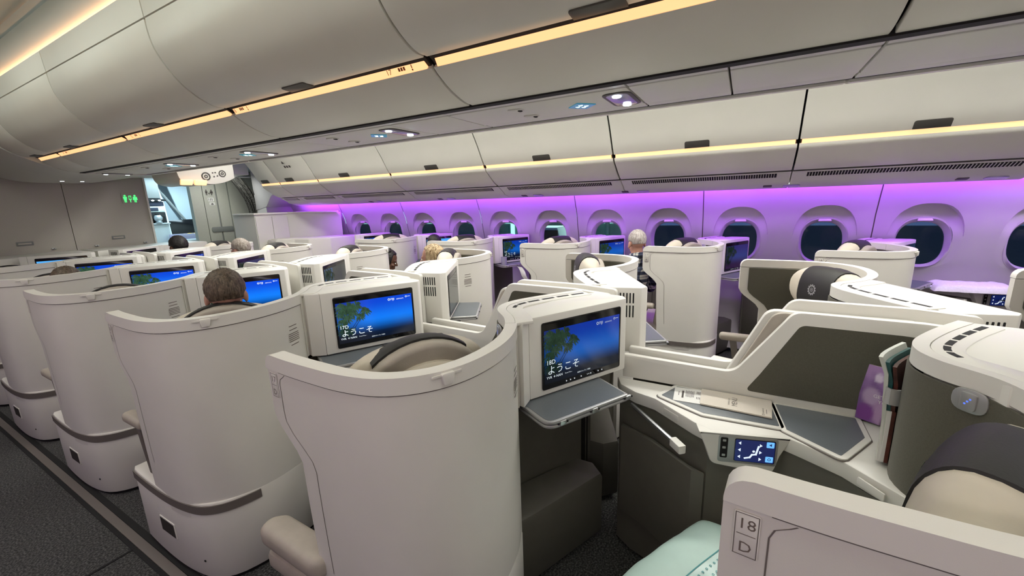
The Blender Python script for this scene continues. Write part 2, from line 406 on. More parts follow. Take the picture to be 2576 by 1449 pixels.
# ------------------------------------------------------------------ right sidewall with windows
WY = [-1.2413+.635*i for i in range(-3, 13)]
ZC, HW, HH = 1.082, .155, .185           # window opening centre and half sizes
def oval(a, hw, hh, e=.72):
    c, s = math.cos(a), math.sin(a); return (hw*math.copysign(abs(c)**e, c), hh*math.copysign(abs(s)**e, s))
wall = G(); box(wall, 2.80, 2.86, Y0, Y1, 0, 2.6); wall_r = None
def half_panel(g, yc, yl, yr):
    """one window bay: rectangle -> eyebrow scoop -> window frame"""
    zl, zh = .05, 1.70; N = 48; A = [2*PI*i/N for i in range(N)]
    for cy in (yr-yc, yl-yc):
        for cz in (zh-ZC, zl-ZC):
            ca = math.atan2(cz, cy) % (2*PI); k = min(range(N), key=lambda i: abs(A[i]-ca)); A[k] = ca
    rings = []
    for k in range(5):           # rectangle towards scoop outline
        t = (0, .35, .7, .9, 1)[k]; r = []
        for a in A:
            ox, oz = oval(a, .225, .205 if a > PI else .32, .8); oz += ZC
            c, s = math.cos(a), math.sin(a)
            tx = ((yr-yc) if c > 0 else (yc-yl))/max(abs(c), 1e-6); tz = ((zh-ZC) if s > 0 else (ZC-zl))/max(abs(s), 1e-6)
            q = min(tx, tz); rx, rz = c*q, ZC+s*q
            y, z = lerp(rx, ox, t), lerp(rz, oz, t); r.append((wallx(z), yc+y, z))
        rings.append(r)
    for k, (hw, hh, hb, dep) in enumerate(((.222, .315, .202, 1), (.19, .26, .195, 1), (.172, .212, .19, 1))):
        r = []
        for a in A:
            ox, oz = oval(a, hw, hb if a > PI else hh, .78); z = ZC+oz
            up = ss(.0, .8, math.sin(a))
            fl = lerp(wallx(z), 2.705, up)      # upper half drops back to a near upright scoop floor
            r.append((max(wallx(z), fl)+(0 if k == 0 else .004*k), yc+ox, z))
        rings.append(r)
    vs = [v for r in rings for v in r]; fs = []
    for k in range(len(rings)-1):
        for i in range(N): j = (i+1) % N; fs.append((k*N+i, (k+1)*N+i, (k+1)*N+j, k*N+j))
    g.add(vs, fs)
g = G(); box(g, 2.95, 3.0, Y0, Y1, -.1, .7); box(g, 2.95, 3.0, Y0, Y1, 1.5, 2.75)
wall_r = obj('wall_right', g, 'wall', kind='structure')
for i in range(0, len(WY), 2):
    g = G()
    for k in (0, 1):
        yc = WY[i+k]; half_panel(g, yc, yc-.3175+(.004 if k == 0 else 0), yc+.3175-(.004 if k == 1 else 0))
    obj('wall_panel', g, 'wall', wall_r, sharp=40)
    g = G()
    for z0, z1 in ((.05, .9), (.9, 1.3), (1.3, 1.65)):
        pass
    vs = []; zs = [.05, .4, .7, .86, .95, 1.18, 1.33, 1.56, 1.7]
    for z in zs: vs += [(wallx(z)+.006, WY[i]-.3175-.006, z), (wallx(z)+.006, WY[i]-.3175+.006, z)]
    g.add(vs, [(2*k, 2*k+2, 2*k+3, 2*k+1) for k in range(len(zs)-1)]); obj('panel_joint', g, 'strip_grey', wall_r, sharp=0)
for i, yc in enumerate(WY):
    wn = obj('window_%d' % (i+1), (lambda g: (prism(g, [oval(2*PI*k/48, 0.146, .172, .8) for k in range(48)], 0, .006, 0, frame((2.762, yc, ZC), (0, 1, 0), (0, 0, 1))), g)[1])(G()), 'pane', kind='structure')
    g = G(); N = 48; vs = []
    for hw, hh, x in ((.178, .218, 2.716), (.174, .212, 2.708), (.168, .202, 2.708), (.158, .188, 2.728), (.1445, .170, 2.768)):
        for k in range(N):
            y, z = oval(2*PI*k/N, hw, hh, .8); z += ZC; xx = x
            if x < 2.72: xx = x+max(0, wallx(z)-2.705)
            vs.append((xx, yc+y, z))
    fs = [(r*N+k, (r+1)*N+k, (r+1)*N+(k+1) % N, r*N+(k+1) % N) for r in range(4) for k in range(N)]
    g.add(vs, fs); obj('window_frame', g, 'wall', wn)
    g = G(); prism(g, rpoly([(-.05, .0), (.05, 0), (.04, .02), (-.04, .02)], .008), 0, .012, .004, frame((2.712, yc, ZC+.180), (0, -1, 0), (.25, 0, 1)))
    obj('shade_handle', g, 'rim', wn)
# dado cap and left wall
g = G()
profy(g, [(-2.9, 0), (-2.70, .3), (-2.765, .8), (-2.70, 1.2), (-2.645, 1.33), (-2.555, 1.56), (-2.45, 1.74), (-1.6, 2.42), (-1.6, 2.75), (-2.95, 2.75), (-2.95, 0)], Y0, Y1)
obj('wall_left', g, 'wall', kind='structure')
g = G(); profy(g, [(-2.31, 1.552), (-2.18, 1.585), (-2.04, 1.67), (-1.86, 1.785), (-1.80, 1.83), (-1.67, 2.03), (-1.50, 2.27), (-1.58, 2.42), (-2.3, 1.75)], Y0, 6.0); obj('trim_1', g, 'bin', kind='structure')
g = G(); profy(g, [(-1.795, 1.828), (-1.755, 1.868), (-1.75, 1.862), (-1.79, 1.825)], Y0, 6.0); obj('trim_2', g, 'orange', kind='structure')
# ------------------------------------------------------------------ overhead bins
def off2(c, d):
    P = Path(c, smooth=False); n = len(c)
    return [tuple(P.at(P.l[i], d)) for i in range(n)]
def smooth2(c, k=24):
    P = Path(c); return [tuple(P.at(P.L*i/k)) for i in range(k+1)]
def ribbon(g, c, th, y0, y1): profy(g, c+off2(c, th)[::-1], y0, y1, .003)
def icons(g, T):
    for k in range(3): flat(g, rect(k*.012, k*.012+.009, -.006, .006), T)
    flat(g, rect(.062, .066, -.004, .008), T); flat(g, circ(.064, -.009, .0035, 8), T)
DOOR_R = smooth2([(1.36, 2.44), (1.44, 2.355), (1.52, 2.255), (1.60, 2.150), (1.68, 2.035), (1.745, 1.925), (1.785, 1.866)])
LIP_R = smooth2([(1.800, 1.838), (1.812, 1.812), (1.845, 1.788), (1.90, 1.748), (1.965, 1.705), (2.025, 1.676)])
SEAM_R = [-2.822, -1.552, -.282, .988, 2.258, 3.528, 4.80, 5.61, 6.05]
LAT_R = [-2.20, -.933, .352, 1.633, 2.906, 4.26, 5.344, 5.896]
NUM_R = {2: ('18', -.43), 3: ('17', .67)}
ordn = ['nearest', 'second', 'third', 'fourth', 'fifth', 'sixth', 'seventh', 'eighth', 'ninth']
LABR = [None, None, 'white window side bin at the right edge, over the last windows', 'white window side bin second from the right, above the plaid shirted man',
        'white window side bin third from the right, above the lit welcome monitor', 'white window side bin fourth from the right, above the blonde woman', 'white window side bin fifth from the right, next to the short bins',
        'short white window side bin with small black pictograms', 'shortest white window side bin, last before the curtain']
def bin_right(i):
    y0, y1 = SEAM_R[i]+.006, SEAM_R[i+1]-.006
    b = thing('overhead_bin', LABR[i+1], 'bin', (1.9, (y0+y1)/2, 1.7), 'overhead bins along the windows')
    g = G(); profy(g, [(1.40, 2.42), (1.66, 2.08), (1.80, 1.87), (1.84, 1.81), (2.03, 1.70), (2.30, 1.75), (2.1, 2.3)], y0+.004, y1-.004); obj('bin_body', g, 'soft_dark', b)
    g = G(); ribbon(g, DOOR_R, .02, y0, y1); obj('bin_door', g, 'bin', b)
    g = G(); ribbon(g, LIP_R, .02, y0, y1); obj('lower_panel', g, 'bin', b)
    g = G(); profy(g, [(1.787, 1.868), (1.801, 1.836), (1.815, 1.842), (1.80, 1.874)], y0+.012, y1-.012, .002); st = obj('light_strip', g, 'orange', b)
    yl = LAT_R[i]; d = Vector((1.745-1.785, 0, 1.925-1.866)).normalized()
    g = G(); prism(g, rpoly([(-.085, 0), (.085, 0), (.085, .055), (-.085, .055)], [.002, .002, .015, .015]), 0, .006, .002, frame((1.783, yl, 1.869), (0, -1, 0), d)); obj('latch', g, 'darkplastic', b)
    n, yn = [('20', -2.5), ('19', -1.5), ('18', -.436), ('17', .664), ('16', 1.784), ('15', 2.852), ('14', 4.028), (None, 0)][i] if i < 8 else (None, 0)
    if n and SEAM_R[i] < yn < SEAM_R[i+1]:
        g = G(); u = Vector((1.787-1.801, 0, 1.868-1.836)).normalized(); T = frame((1.7945, yn+.03, 1.843), (0, -1, 0), u)
        text(g, n, .025, T); icons(g, T @ Matrix.Translation((.055, .009, 0))); obj('row_number', g, 'amberink', st, sharp=0)
    if i == 6:
        g = G(); dd = (Vector((1.52, 0, 2.255))-Vector((1.60, 0, 2.15))).normalized(); T = frame((1.672, y0+.45, 2.03), (0, -1, 0), d)
        for k in range(3): flat(g, rect(.05*k, .05*k+.03, .0, .03), T)
        flat(g, [(.0, .06), (.05, .06), (.025, .10)], T); o = obj('pictogram', g, 'ink', b, sharp=0)
    return b
bins_r = [bin_right(i) for i in range(1, 8)]
# service channel under the window bins
def psu_right(i):
    y0, y1 = SEAM_R[i]+.003, SEAM_R[i+1]-.003; k = max(0, i)
    t = thing('service_panel', 'grey service panel with air grille under the %s window bin from the right' % ordn[i-1].replace('nearest', 'first'), 'panel', (2.2, (y0+y1)/2, 1.55), 'service panels under the window bins')
    g = G(); profy(g, [(2.045, 1.667), (2.15, 1.607), (2.165, 1.590), (2.29, 1.555), (2.32, 1.552), (2.32, 1.62), (2.2, 1.72)], y0, y1, .003); obj('panel', g, 'psu', t)
    d = Vector((.105, 0, -.06)).normalized(); L = y1-y0
    if L > .6: a, b = y0+.09, y1-.09
    else: a, b = y0+.06, y1-.06
    T = frame((2.062, b, 1.6585), (0, -1, 0), -d)
    g = G(); prism(g, rect(0, b-a, -.052, 0), 0, .0025, 0, T); gr = obj('air_grille', g, 'dark', t)
    n = int((b-a)/.017)
    g = G()
    for q in range(n): box(g, q*(b-a)/n-.002, q*(b-a)/n+.002, -.052, 0, .0025, .006, 0, T)
    obj('grille_bar', g, 'psu', t, sharp=0, kind='stuff')
    return t
for i in range(1, 8): psu_right(i)
for k, y in enumerate([-1.414, -.301, .832, 1.894, 3.028, 4.199]):
    t = thing('reading_light', 'small white reading light over the window seats, %s from the right' % ordn[k], 'light', (2.22, y, 1.57), 'reading lights over the window seats')
    T = frame((2.235, y, 1.566), (0, -1, 0), (.96, 0, -.27))
    g = G(); prism(g, rpoly([(-.05, -.03), (.05, -.03), (.06, .03), (-.06, .03)], .02), 0, .006, .002, T); obj('bezel', g, 'lens', t)
    for dx in (-.018, .02):
        g = G(); prism(g, circ(dx, 0, .013), .004, .011, .003, T); obj('bulb', g, 'lamp', t)
    g = G(); prism(g, rpoly(rect(-.19, -.13, -.025, .025), .01), 0, .004, .001, T); obj('sign_plate', g, 'darkplastic', t)
g = G(); profy(g, [(2.34, 1.70), (2.50, 1.66), (2.56, 1.72), (2.4, 1.78)], Y0, 6.1); obj('trim_3', g, 'wall', kind='structure')
# ------------------------------------------------------------------ centre bins
DOOR_C = smooth2([(-.784, 2.312), (-.781, 2.26), (-.765, 2.19), (-.712, 2.10), (-.645, 2.040), (-.575, 2.006), (-.522, 2.004)])
LIP_C = smooth2([(-.488, 1.978), (-.455, 1.955), (-.395, 1.924), (-.335, 1.904), (-.295, 1.896), (-.262, 1.894)])
SEAM_C = [-2.82, -1.55, -.28, .99, 2.26, 3.53, 4.80, 5.30]
LAT_C = [-2.1, -.9, .382, 1.649, 2.968, 4.292, 5.10]
LABC = [None, None, 'white centre bin overhead at the right end of the orange strip', 'white centre bin with a large row number at its right end', 'white centre bin upper left, second full length one', 'white centre bin far left, last full length one', 'short white centre bin at the far left end of the row']
def bin_centre(i):
    y0, y1 = SEAM_C[i]+.005, SEAM_C[i+1]-.005
    b = thing('overhead_bin', LABC[i] or 'white centre bin behind the camera', 'bin', (0, (y0+y1)/2, 1.88), 'overhead bins over the centre seats')
    g = G(); P = [(-.77, 2.30), (-.70, 2.11), (-.56, 2.03), (-.50, 2.0), (-.45, 1.97), (-.28, 1.91), (.28, 1.91), (.48, 1.99), (.55, 2.01), (.70, 2.10), (.77, 2.30)]
    profy(g, P, y0+.004, y1-.004); obj('bin_body', g, 'soft_dark', b)
    for s in (1, -1):
        f = lambda c: [(s*x, z) for x, z in c]
        g = G(); ribbon(g, f(DOOR_C), .02*s, y0, y1); obj('bin_door', g, 'bin', b)
        g = G(); ribbon(g, f(LIP_C), .02*s, y0, y1); obj('lower_panel', g, 'bin', b)
        g = G(); profy(g, f([(-.785, 2.318), (-.792, 2.425), (-.775, 2.43), (-.765, 2.318)]), y0-.002, y1+.002, .003); obj('top_panel', g, 'bin', b)
        g = G(); profy(g, f([(-.510, 2.014), (-.489, 1.979), (-.475, 1.986), (-.496, 2.022)]), y0+.018, y1-.018, .002); st = obj('light_strip', g, 'orange', b)
        if s == 1:
            yl = LAT_C[i]; d = Vector((-.06, 0, .012)).normalized()
            g = G(); prism(g, rpoly([(-.075, 0), (.075, 0), (.075, .05), (-.075, .05)], [.002, .002, .012, .012]), 0, .006, .002, frame((-.524, yl, 2.003), (0, -1, 0), Vector((-.053, 0, .004)))); obj('latch', g, 'darkplastic', b)
            for n, yn in (('17', 1.171), ('16', 2.21), ('15', 3.40), ('14', 4.65)):
                if SEAM_C[i] < yn < SEAM_C[i+1]:
                    u = Vector((-.510+.489, 0, 2.014-1.979)).normalized(); T = frame((-.4962, yn+.025, 1.9835), (0, -1, 0), u)
                    g = G(); text(g, n, .027, T); icons(g, T @ Matrix.Translation((.06, .01, 0))); obj('row_number', g, 'amberink', st, sharp=0)
    return b
for i in range(1, 7): bin_centre(i)
# service channel under the centre bins: flat panels with lamps
PS = [-2.55, -1.42, -.29, .082, .40, 1.19, 1.55, 2.31, 2.70, 3.45, 3.85, 4.60, 4.98, 5.75, 6.2, 6.95]
for i in range(1, len(PS)-1):
    t = thing('service_panel', 'grey overhead service panel under the centre bins, %s from the right' % (ordn+['tenth', 'eleventh', 'twelfth', 'thirteenth', 'fourteenth', 'fifteenth'])[i-1], 'panel', (0, (PS[i]+PS[i+1])/2, 1.9), 'service panels under the centre bins')
    g = G(); prism(g, rpoly([(-.15, PS[i]+.003), (.15, PS[i]+.003), (.15, PS[i+1]-.003), (-.15, PS[i+1]-.003)], .015), 1.895, 1.93, .004); obj('panel', g, 'psu', t)
    for s in (1, -1):
        g = G(); box(g, *sorted((s*.154, s*.224)), PS[i]+.003, PS[i+1]-.003, 1.898, 1.93, .003); obj('side_rail', g, 'psu', t)
for k, y in enumerate([.457, 1.633, 2.928, 4.031, 5.33, 6.55]):
    t = thing('reading_light', 'lit reading light pod under the centre bins, %s from the right' % ordn[k], 'light', (0, y, 1.895), 'reading lights under the centre bins')
    T = frame((0, y, 1.896), (1, 0, 0), (0, -1, 0))
    g = G(); prism(g, rpoly(rect(-.11, .12, -.055, .055), .04), 0, .005, .002, T); obj('bezel', g, 'darkplastic', t)
    g = G(); prism(g, rpoly(rect(-.10, .11, -.042, .042), .035), .003, .0065, .001, T); obj('lens', g, 'lens', t)
    for dx in (-.075, .085):
        g = G(); prism(g, circ(dx, 0, .017), .006, .012, .003, T); obj('bulb', g, 'lamp', t)
    y2 = y+.17
    t = thing('seat_belt_sign', 'small square teal lit sign beside the %s reading light under the centre bins' % ordn[k], 'sign', (0.02, y2, 1.895), 'lit signs under the centre bins')
    T = frame((.02, y2, 1.8955), (.7, .7, 0), (.7, -.7, 0))
    g = G(); prism(g, rect(-.042, .042, -.042, .042), 0, .004, 0, T); obj('plate', g, 'teal', t)
    g = G(); T2 = T @ Matrix.Translation((0, 0, .0045))
    for a, b in ((-.015, -.013), (.014, -.012), (-.012, .014), (.013, .015)): flat(g, rect(a-.009, a+.009, b-.004, b+.008, .003, 3), T2); flat(g, circ(a, b-.007, .004, 8), T2)
    obj('pictogram', g, 'signw', t, sharp=0)
    t = thing('mask_vent', 'pair of dark oxygen mask vents beside the %s centre lamp' % ordn[k], 'vent', (0, y+.42, 1.895), 'dark vents under the centre bins')
    for dx in (-.075, .075):
        g = G(); prism(g, rpoly([(dx-.02, y+.40), (dx+.02, y+.40), (dx+.03, y+.46), (dx-.03, y+.46)], .012), 1.889, 1.896, .003); obj('hood', g, 'psu', t)
        g = G(); ellip(g, (dx, y+.41, 1.889), (.014, .010, .004), 12, 6); obj('lens', g, 'dark', t)
# gap channel and soffit ahead of the bins
g = G(); box(g, -.262, -.226, Y0, 5.3, 1.888, 1.94); box(g, .226, .234, Y0, 5.3, 1.899, 1.94); obj('trim_4', g, 'dark', kind='structure')
g = G(); P = smooth2([(-.80, 2.32), (-.79, 2.20), (-.68, 2.06), (-.50, 1.965), (-.36, 1.91), (-.20, 1.888), (0, 1.885)], 18)
profy(g, P+[(-x, z) for x, z in P[::-1][1:]]+[(.8, 2.6), (-.8, 2.6)], 5.31, 6.96); obj('trim_5', g, 'psu', kind='structure')
# ------------------------------------------------------------------ front bulkhead
g = G(); box(g, -1.35, .80, 7.02, 7.10, 0, 2.5); bk = obj('wall_bulkhead', g, 'bulk', kind='structure')
for a, b in ((-1.35, .017), (.023, .785)):
    g = G(); box(g, a, b, 7.0, 7.02, 0, 2.5, .003); obj('bulkhead_panel', g, 'bulk', bk)
g = G(); box(g, .785, .805, 6.985, 7.10, 0, 2.5, .004); obj('edge_trim', g, 'rim', bk)
t = thing('lavatory_sign', 'green lit lavatory sign on the bulkhead left of the galley opening', 'sign', (.6, 6.99, 1.71))
T = frame((.62, 6.9985, 1.708), (1, 0, 0), (0, 0, 1))
g = G(); prism(g, rect(-.085, .085, -.065, .065, .01), 0, .004, .001, T); obj('plate', g, 'bulk', t)
def figure(g, x, T, s=1, skirt=False):
    flat(g, circ(x, .034*s, .011*s, 10), T)
    flat(g, [(x-.02*s, .02*s), (x+.02*s, .02*s), (x+(.024 if skirt else .014)*s, -.02*s), (x-(.024 if skirt else .014)*s, -.02*s)], T)
    flat(g, rect(x-.011*s, x-.002*s, -.05*s, -.02*s), T); flat(g, rect(x+.002*s, x+.011*s, -.05*s, -.02*s), T)
g = G(); T2 = T @ Matrix.Translation((0, 0, .005)); figure(g, -.05, T2); figure(g, .05, T2, 1, True)
for y in (.03, -.015): flat(g, rect(-.013, .013, y-.004, y+.004), T2)
flat(g, rect(-.013, -.008, -.015, .03), T2); flat(g, rect(.008, .013, -.015, .03), T2); flat(g, rect(-.004, .004, -.05, -.02), T2)
obj('pictogram', g, 'green', t, sharp=0)
for k, x in enumerate((-.38, .42)):
    t = thing('bulkhead_plaque', 'small grey plaque on the bulkhead, %s of its seam' % ('left', 'right')[k], 'plaque', (x, 7, 1.22))
    T = frame((x, 6.9985, 1.222), (1, 0, 0), (0, 0, 1))
    g = G(); prism(g, rect(-.065, .065, -.022, .022, .004), 0, .003, .001, T); obj('plate', g, 'lavgrey', t)
    g = G(); flat(g, rect(-.05, .05, -.008, .008), T @ Matrix.Translation((0, 0, .0035))); obj('lettering', g, 'bulk', t, sharp=0)
for k, (x, z) in enumerate(((-.17, 1.145), (.20, 1.14), (.68, 1.135))):
    t = thing('coat_hook', 'tiny steel coat hook low on the bulkhead, %s from left' % ordn[k].replace('nearest', 'first'), 'hook', (x, 7, z))
    g = G(); box(g, x-.018, x+.018, 6.985, 7.0, z-.012, z+.008, .003); obj('hook_base', g, 'silver', t)
    g = G(); tube(g, [(x, 6.988, z), (x, 6.972, z-.008), (x, 6.968, z+.006)], .005, 6); obj('hook_arm', g, 'silver', t)
# ------------------------------------------------------------------ lavatory wall, curtain, galley, closet
g = G(); box(g, 1.445, 2.75, 7.33, 7.40, 0, 2.3); lv = obj('wall_lavatory', g, 'lav', kind='structure')
for a, b in ((1.44, 1.598), (1.606, 1.775), (1.797, 1.955), (1.972, 2.75)):
    g = G(); box(g, a, b, 7.30, 7.33, 0.02, 2.2, .003); obj('door_panel', g, 'lav', lv)
for a, b in ((1.777, 1.795), (1.957, 1.970)):
    g = G(); box(g, a, b, 7.31, 7.335, .02, 2.2, .003); obj('door_trim', g, 'lavgrey', lv)
T = frame((1.80, 7.2985, 1.225), (1, 0, 0), (0, 0, 1))
g = G(); prism(g, rect(-.16, .16, -.04, .04, .03), 0, .012, .004, T); pl = obj('door_plate', g, 'lavgrey', lv)
t = thing('lavatory_placard', 'black man and woman pictograms on the grey lavatory door', 'sign', (1.70, 7.3, 1.75))
T = frame((1.69, 7.2985, 1.80), (1, 0, 0), (0, 0, 1)); g = G(); figure(g, -.035, T, .9); figure(g, .035, T, .9, True); flat(g, rect(-.012, .012, -.02, -.008), T); flat(g, rect(-.003, .003, -.04, -.02), T); obj('pictogram', g, 'ink', t, sharp=0)
T = frame((1.70, 7.2985, 1.69), (1, 0, 0), (0, 0, 1)); g = G(); prism(g, rect(-.04, .04, -.028, .028, .003), 0, .002, 0, T); obj('plate', g, 'paper', t)
g = G(); T2 = T @ Matrix.Translation((0, 0, .0025)); flat(g, rect(-.008, .0, -.02, .02), T2); flat(g, rect(.014, .022, -.02, .02), T2); flat(g, rect(-.03, -.024, -.02, .02), T2); obj('lettering', g, 'ink', t, sharp=0)
T = frame((1.71, 7.2985, 1.625), (1, 0, 0), (0, 0, 1)); g = G(); prism(g, rect(-.04, .04, -.02, .02, .003), 0, .002, 0, T); obj('plate', g, 'paper', t)
g = G(); T2 = T @ Matrix.Translation((0, 0, .0025)); flat(g, [(-.03, 0), (.03, 0), (.01, -.014), (-.01, -.014)], T2); flat(g, rect(-.006, .006, 0, .012), T2); obj('lettering', g, 'ink', t, sharp=0)
def drape(pts, amp, n, th=.02):
    """pleated cloth hanging along a line of (x, z, halfwidth)"""
    g = G(); vs = []; P = Path([(a, b) for a, b, c in pts]); K = 40; W = 36
    for i in range(K+1):
        s = P.L*i/K; p = P.at(s); t = i/K*(len(pts)-1); j = min(int(t), len(pts)-2); hw = lerp(pts[j][2], pts[j+1][2], t-j)
        for k in range(W+1):
            q = k/W*2-1; vs.append((p.x+q*hw, 6.90+amp*math.sin(q*n+i*.12)+amp*.4*math.sin(q*n*2.3+1), p.y+.02*math.sin(q*5)))
    L = W+1; fs = [(i*L+k, i*L+k+1, (i+1)*L+k+1, (i+1)*L+k) for i in range(K) for k in range(W)]
    return g.add(vs, fs)
cu = obj('curtain', drape([(1.90, 2.0, .13), (1.99, 1.88, .12), (2.08, 1.70, .085), (2.12, 1.50, .045), (2.10, 1.32, .05), (2.09, 1.0, .075), (2.09, .3, .09)], .022, 14), 'curtain'); tag(cu, 'dark checked curtain tied back beside the lavatory door', 'curtain')
g = G(); tube(g, [(.82, 6.93, 2.02), (1.4, 6.93, 2.02), (2.2, 6.93, 2.02)], .012, 8); tag(obj('curtain_rail', g, 'silver'), 'thin curtain rail crossing above the galley opening', 'rail')
# galley seen through the opening
g = G(); box(g, .5, .56, 7.1, Y1, 0, 2.14); obj('wall_galley', g, 'galley', kind='structure')
gu = thing('galley_unit', 'brightly lit galley unit with oven inserts and steel worktop', 'galley', (1.3, 8.5, 0))
g = G(); box(g, .9, 1.56, 8.5, 9.1, 0, 1.32, .01); box(g, 1.565, 2.3, 8.45, 9.1, 0, 1.02, .01); obj('lower_cabinet', g, 'steel', gu)
g = G(); box(g, .9, 1.57, 8.46, 9.1, 1.32, 1.345, .006); box(g, 1.57, 2.3, 8.20, 9.1, 1.02, 1.05, .006); obj('worktop', g, 'steel', gu)
g = G(); box(g, .9, 1.56, 8.62, 9.1, 1.75, 2.12, .01); obj('upper_cabinet', g, 'lavgrey', gu)
for i, (z0, z1, mt) in enumerate(((1.625, 1.69, 'navy'), (1.525, 1.618, 'truck'), (1.35, 1.518, 'dark'))):
    g = G(); box(g, 1.26, 1.55, 8.52, 9.0, z0, z1, .006); ov = obj('insert', g, mt, gu)
    if i == 1:
        g = G(); box(g, 1.34, 1.46, 8.512, 8.522, z0+.02, z1-.02, .002); obj('oven_window', g, 'navy', ov)
g = G(); box(g, 1.24, 1.58, 8.49, 8.53, 1.70, 1.735, .004); obj('lamp_shelf', g, 'dark', gu)
for k in range(2):
    g = G(); ellip(g, (1.40+.09*k, 8.485, 1.712), (.02, .008, .010), 10, 6); obj('task_lamp', g, 'lamp', gu)
g = G(); profx(g, [(8.55, 1.06), (9.1, 1.06), (9.1, 2.0), (8.75, 2.0), (8.62, 1.65)], 1.575, 1.60, .004); obj('divider_panel', g, 'galley', gu)
cf = thing('coffee_maker', 'silver coffee jug standing in the lit galley insert', 'jug', (1.40, 8.44, 1.345))
g = G(); ellip(g, (1.42, 8.475, 1.425), (.060, .042, .062), 18, 12); obj('jug', g, 'steel', cf)
g = G(); prism(g, circ(1.42, 8.475, .032), 1.478, 1.498, .005); obj('lid', g, 'dark', cf)
g = G(); tube(g, [(1.46, 8.46, 1.472), (1.50, 8.455, 1.45), (1.498, 8.455, 1.39), (1.465, 8.46, 1.375)], .007, 8); obj('handle', g, 'dark', cf)
g = G(); prism(g, circ(1.42, 8.475, .045), 1.346, 1.368, .004); obj('stand', g, 'steel', cf)
dw = thing('galley_window', 'black sloping exit door window beyond the galley', 'window', (1.8, 9.0, 1.0))
g = G(); prism(g, rpoly([(-.30, -.14), (.30, -.14), (.17, .14), (-.30, .14)], .02), 0, .03, .004, frame((1.90, 8.70, 1.24), (1, 0, 0), (0, .3, 1))); obj('dark_glass', g, 'glass', dw)
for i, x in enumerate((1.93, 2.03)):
    g = G(); prism(g, rect(-.035, .035, -.025, .025), 0, .004, 0, frame((x, 8.765, 1.30), (1, 0, 0), (0, .3, 1))); obj('painted_reflection', g, 'galley', dw)  # pale plates painted as reflections on the dark glass, not lamps
sl = thing('door_lining', 'pale blue sloped door lining ribs beyond the galley', 'lining', (2.0, 9.2, 0))
for i, (x0, x1) in enumerate(((1.62, 1.90), (2.05, 2.5))):
    g = G(); prism(g, [(x0+.42-.30*i, 0), (x1+.42-.30*i, 0), (x1-.28, 1.35), (x0-.25, 1.35)], 0, .04, .01, frame((0, 9.3-.1*i, .78), (1, 0, 0), (0, -.12, 1))); obj('lining_panel', g, 'galley', sl)
g = G(); tube(g, [(1.55, 8.95, 2.1), (1.72, 8.9, 1.8), (2.02, 8.85, 1.25), (2.16, 8.82, .95)], .022, 8); obj('door_rib', g, 'lavgrey', sl)
g = G(); tube(g, [(2.06, 8.78, 1.3), (2.16, 8.7, 1.15), (2.17, 8.7, .95)], .02, 8); obj('grab_handle', g, 'steel', sl)
tr = thing('snack_tray', 'clear tray of yellow packets on the galley counter', 'tray', (1.75, 8.3, 1.05))
g = G(); box(g, 1.50, 2.02, 8.25, 8.42, 1.05, 1.06, .003); obj('tray_base', g, 'paper', tr)
for a in (8.25, 8.412):
    g = G(); box(g, 1.50, 2.02, a, a+.008, 1.06, 1.15, .002); obj('tray_side', g, 'lens', tr)
for k in range(9):
    g = G(); x = 1.60+.035*k+.01*random.random(); box(g, -.022, .022, -.05, .05, 0, (.075+.02*random.random()), .008, Matrix.Translation((x+.03, 8.33, 1.061)) @ Matrix.Rotation(random.uniform(-.25, .25), 4, 'Y')); o = obj('packet', g, 'yellow' if k > 1 else 'ink', None)
    tag(o, ('yellow snack packet in the galley tray, %s from its left end' if k > 1 else 'dark snack packet in the galley tray, %s from its left end') % (['first']+ordn[1:])[k], 'packet', 'snack packets in the galley tray')
# curved pod between the bins and the galley
pod = thing('ceiling_pod', 'white curved ceiling pod with round air outlets over the right aisle', 'pod', (1.1, 6.0, 1.85))
prof = smooth2([(.70, 2.02), (.74, 1.88), (.86, 1.835), (1.0, 1.845), (1.08, 1.84), (1.20, 1.862), (1.30, 1.90), (1.345, 1.925)], 20)
g = G(); profy(g, prof+[(1.345, 2.45), (.70, 2.45)], 5.84, 6.5, .01); obj('pod_shell', g, 'rim', pod)
T = frame((1.10, 5.835, 1.965), (1, 0, 0), (0, 0, 1))
for k, (x, z, r) in enumerate(((-.09, -.03, .05), (.10, .01, .042))):
    g = G(); ringf(g, x, z, r*.72, r, 24, T); ringf(g, x, z, r*.2, r*.42, 24, T); obj('air_outlet', g, 'darkplastic', pod, sharp=0)
g = G()
for x, z in ((-.01, .015), (.02, .02), (.0, -.03), (.04, -.02)): flat(g, rect(x-.008, x+.008, z-.007, z+.007), T)
obj('button', g, 'ink', pod, sharp=0)
for x0, x1 in ((.70, .82), (.845, .97)):
    g = G(); prism(g, rpoly([(x0, -.035), (x1, -.035), (x1+.02, .03), (x0+.01, .03)], .012), 0, .03, .006, frame((0, 5.80, 1.858), (1, 0, 0), (0, 0, 1))); obj('orange_lamp', g, 'orange', pod)
g = G(); box(g, .60, 1.50, 6.52, 7.0, 1.97, 2.4, .01); obj('trim_6', g, 'psu', kind='structure')
g = G(); box(g, 1.345, 1.95, 6.6, 7.3, 2.03, 2.4, .01); obj('trim_7', g, 'rim', kind='structure')
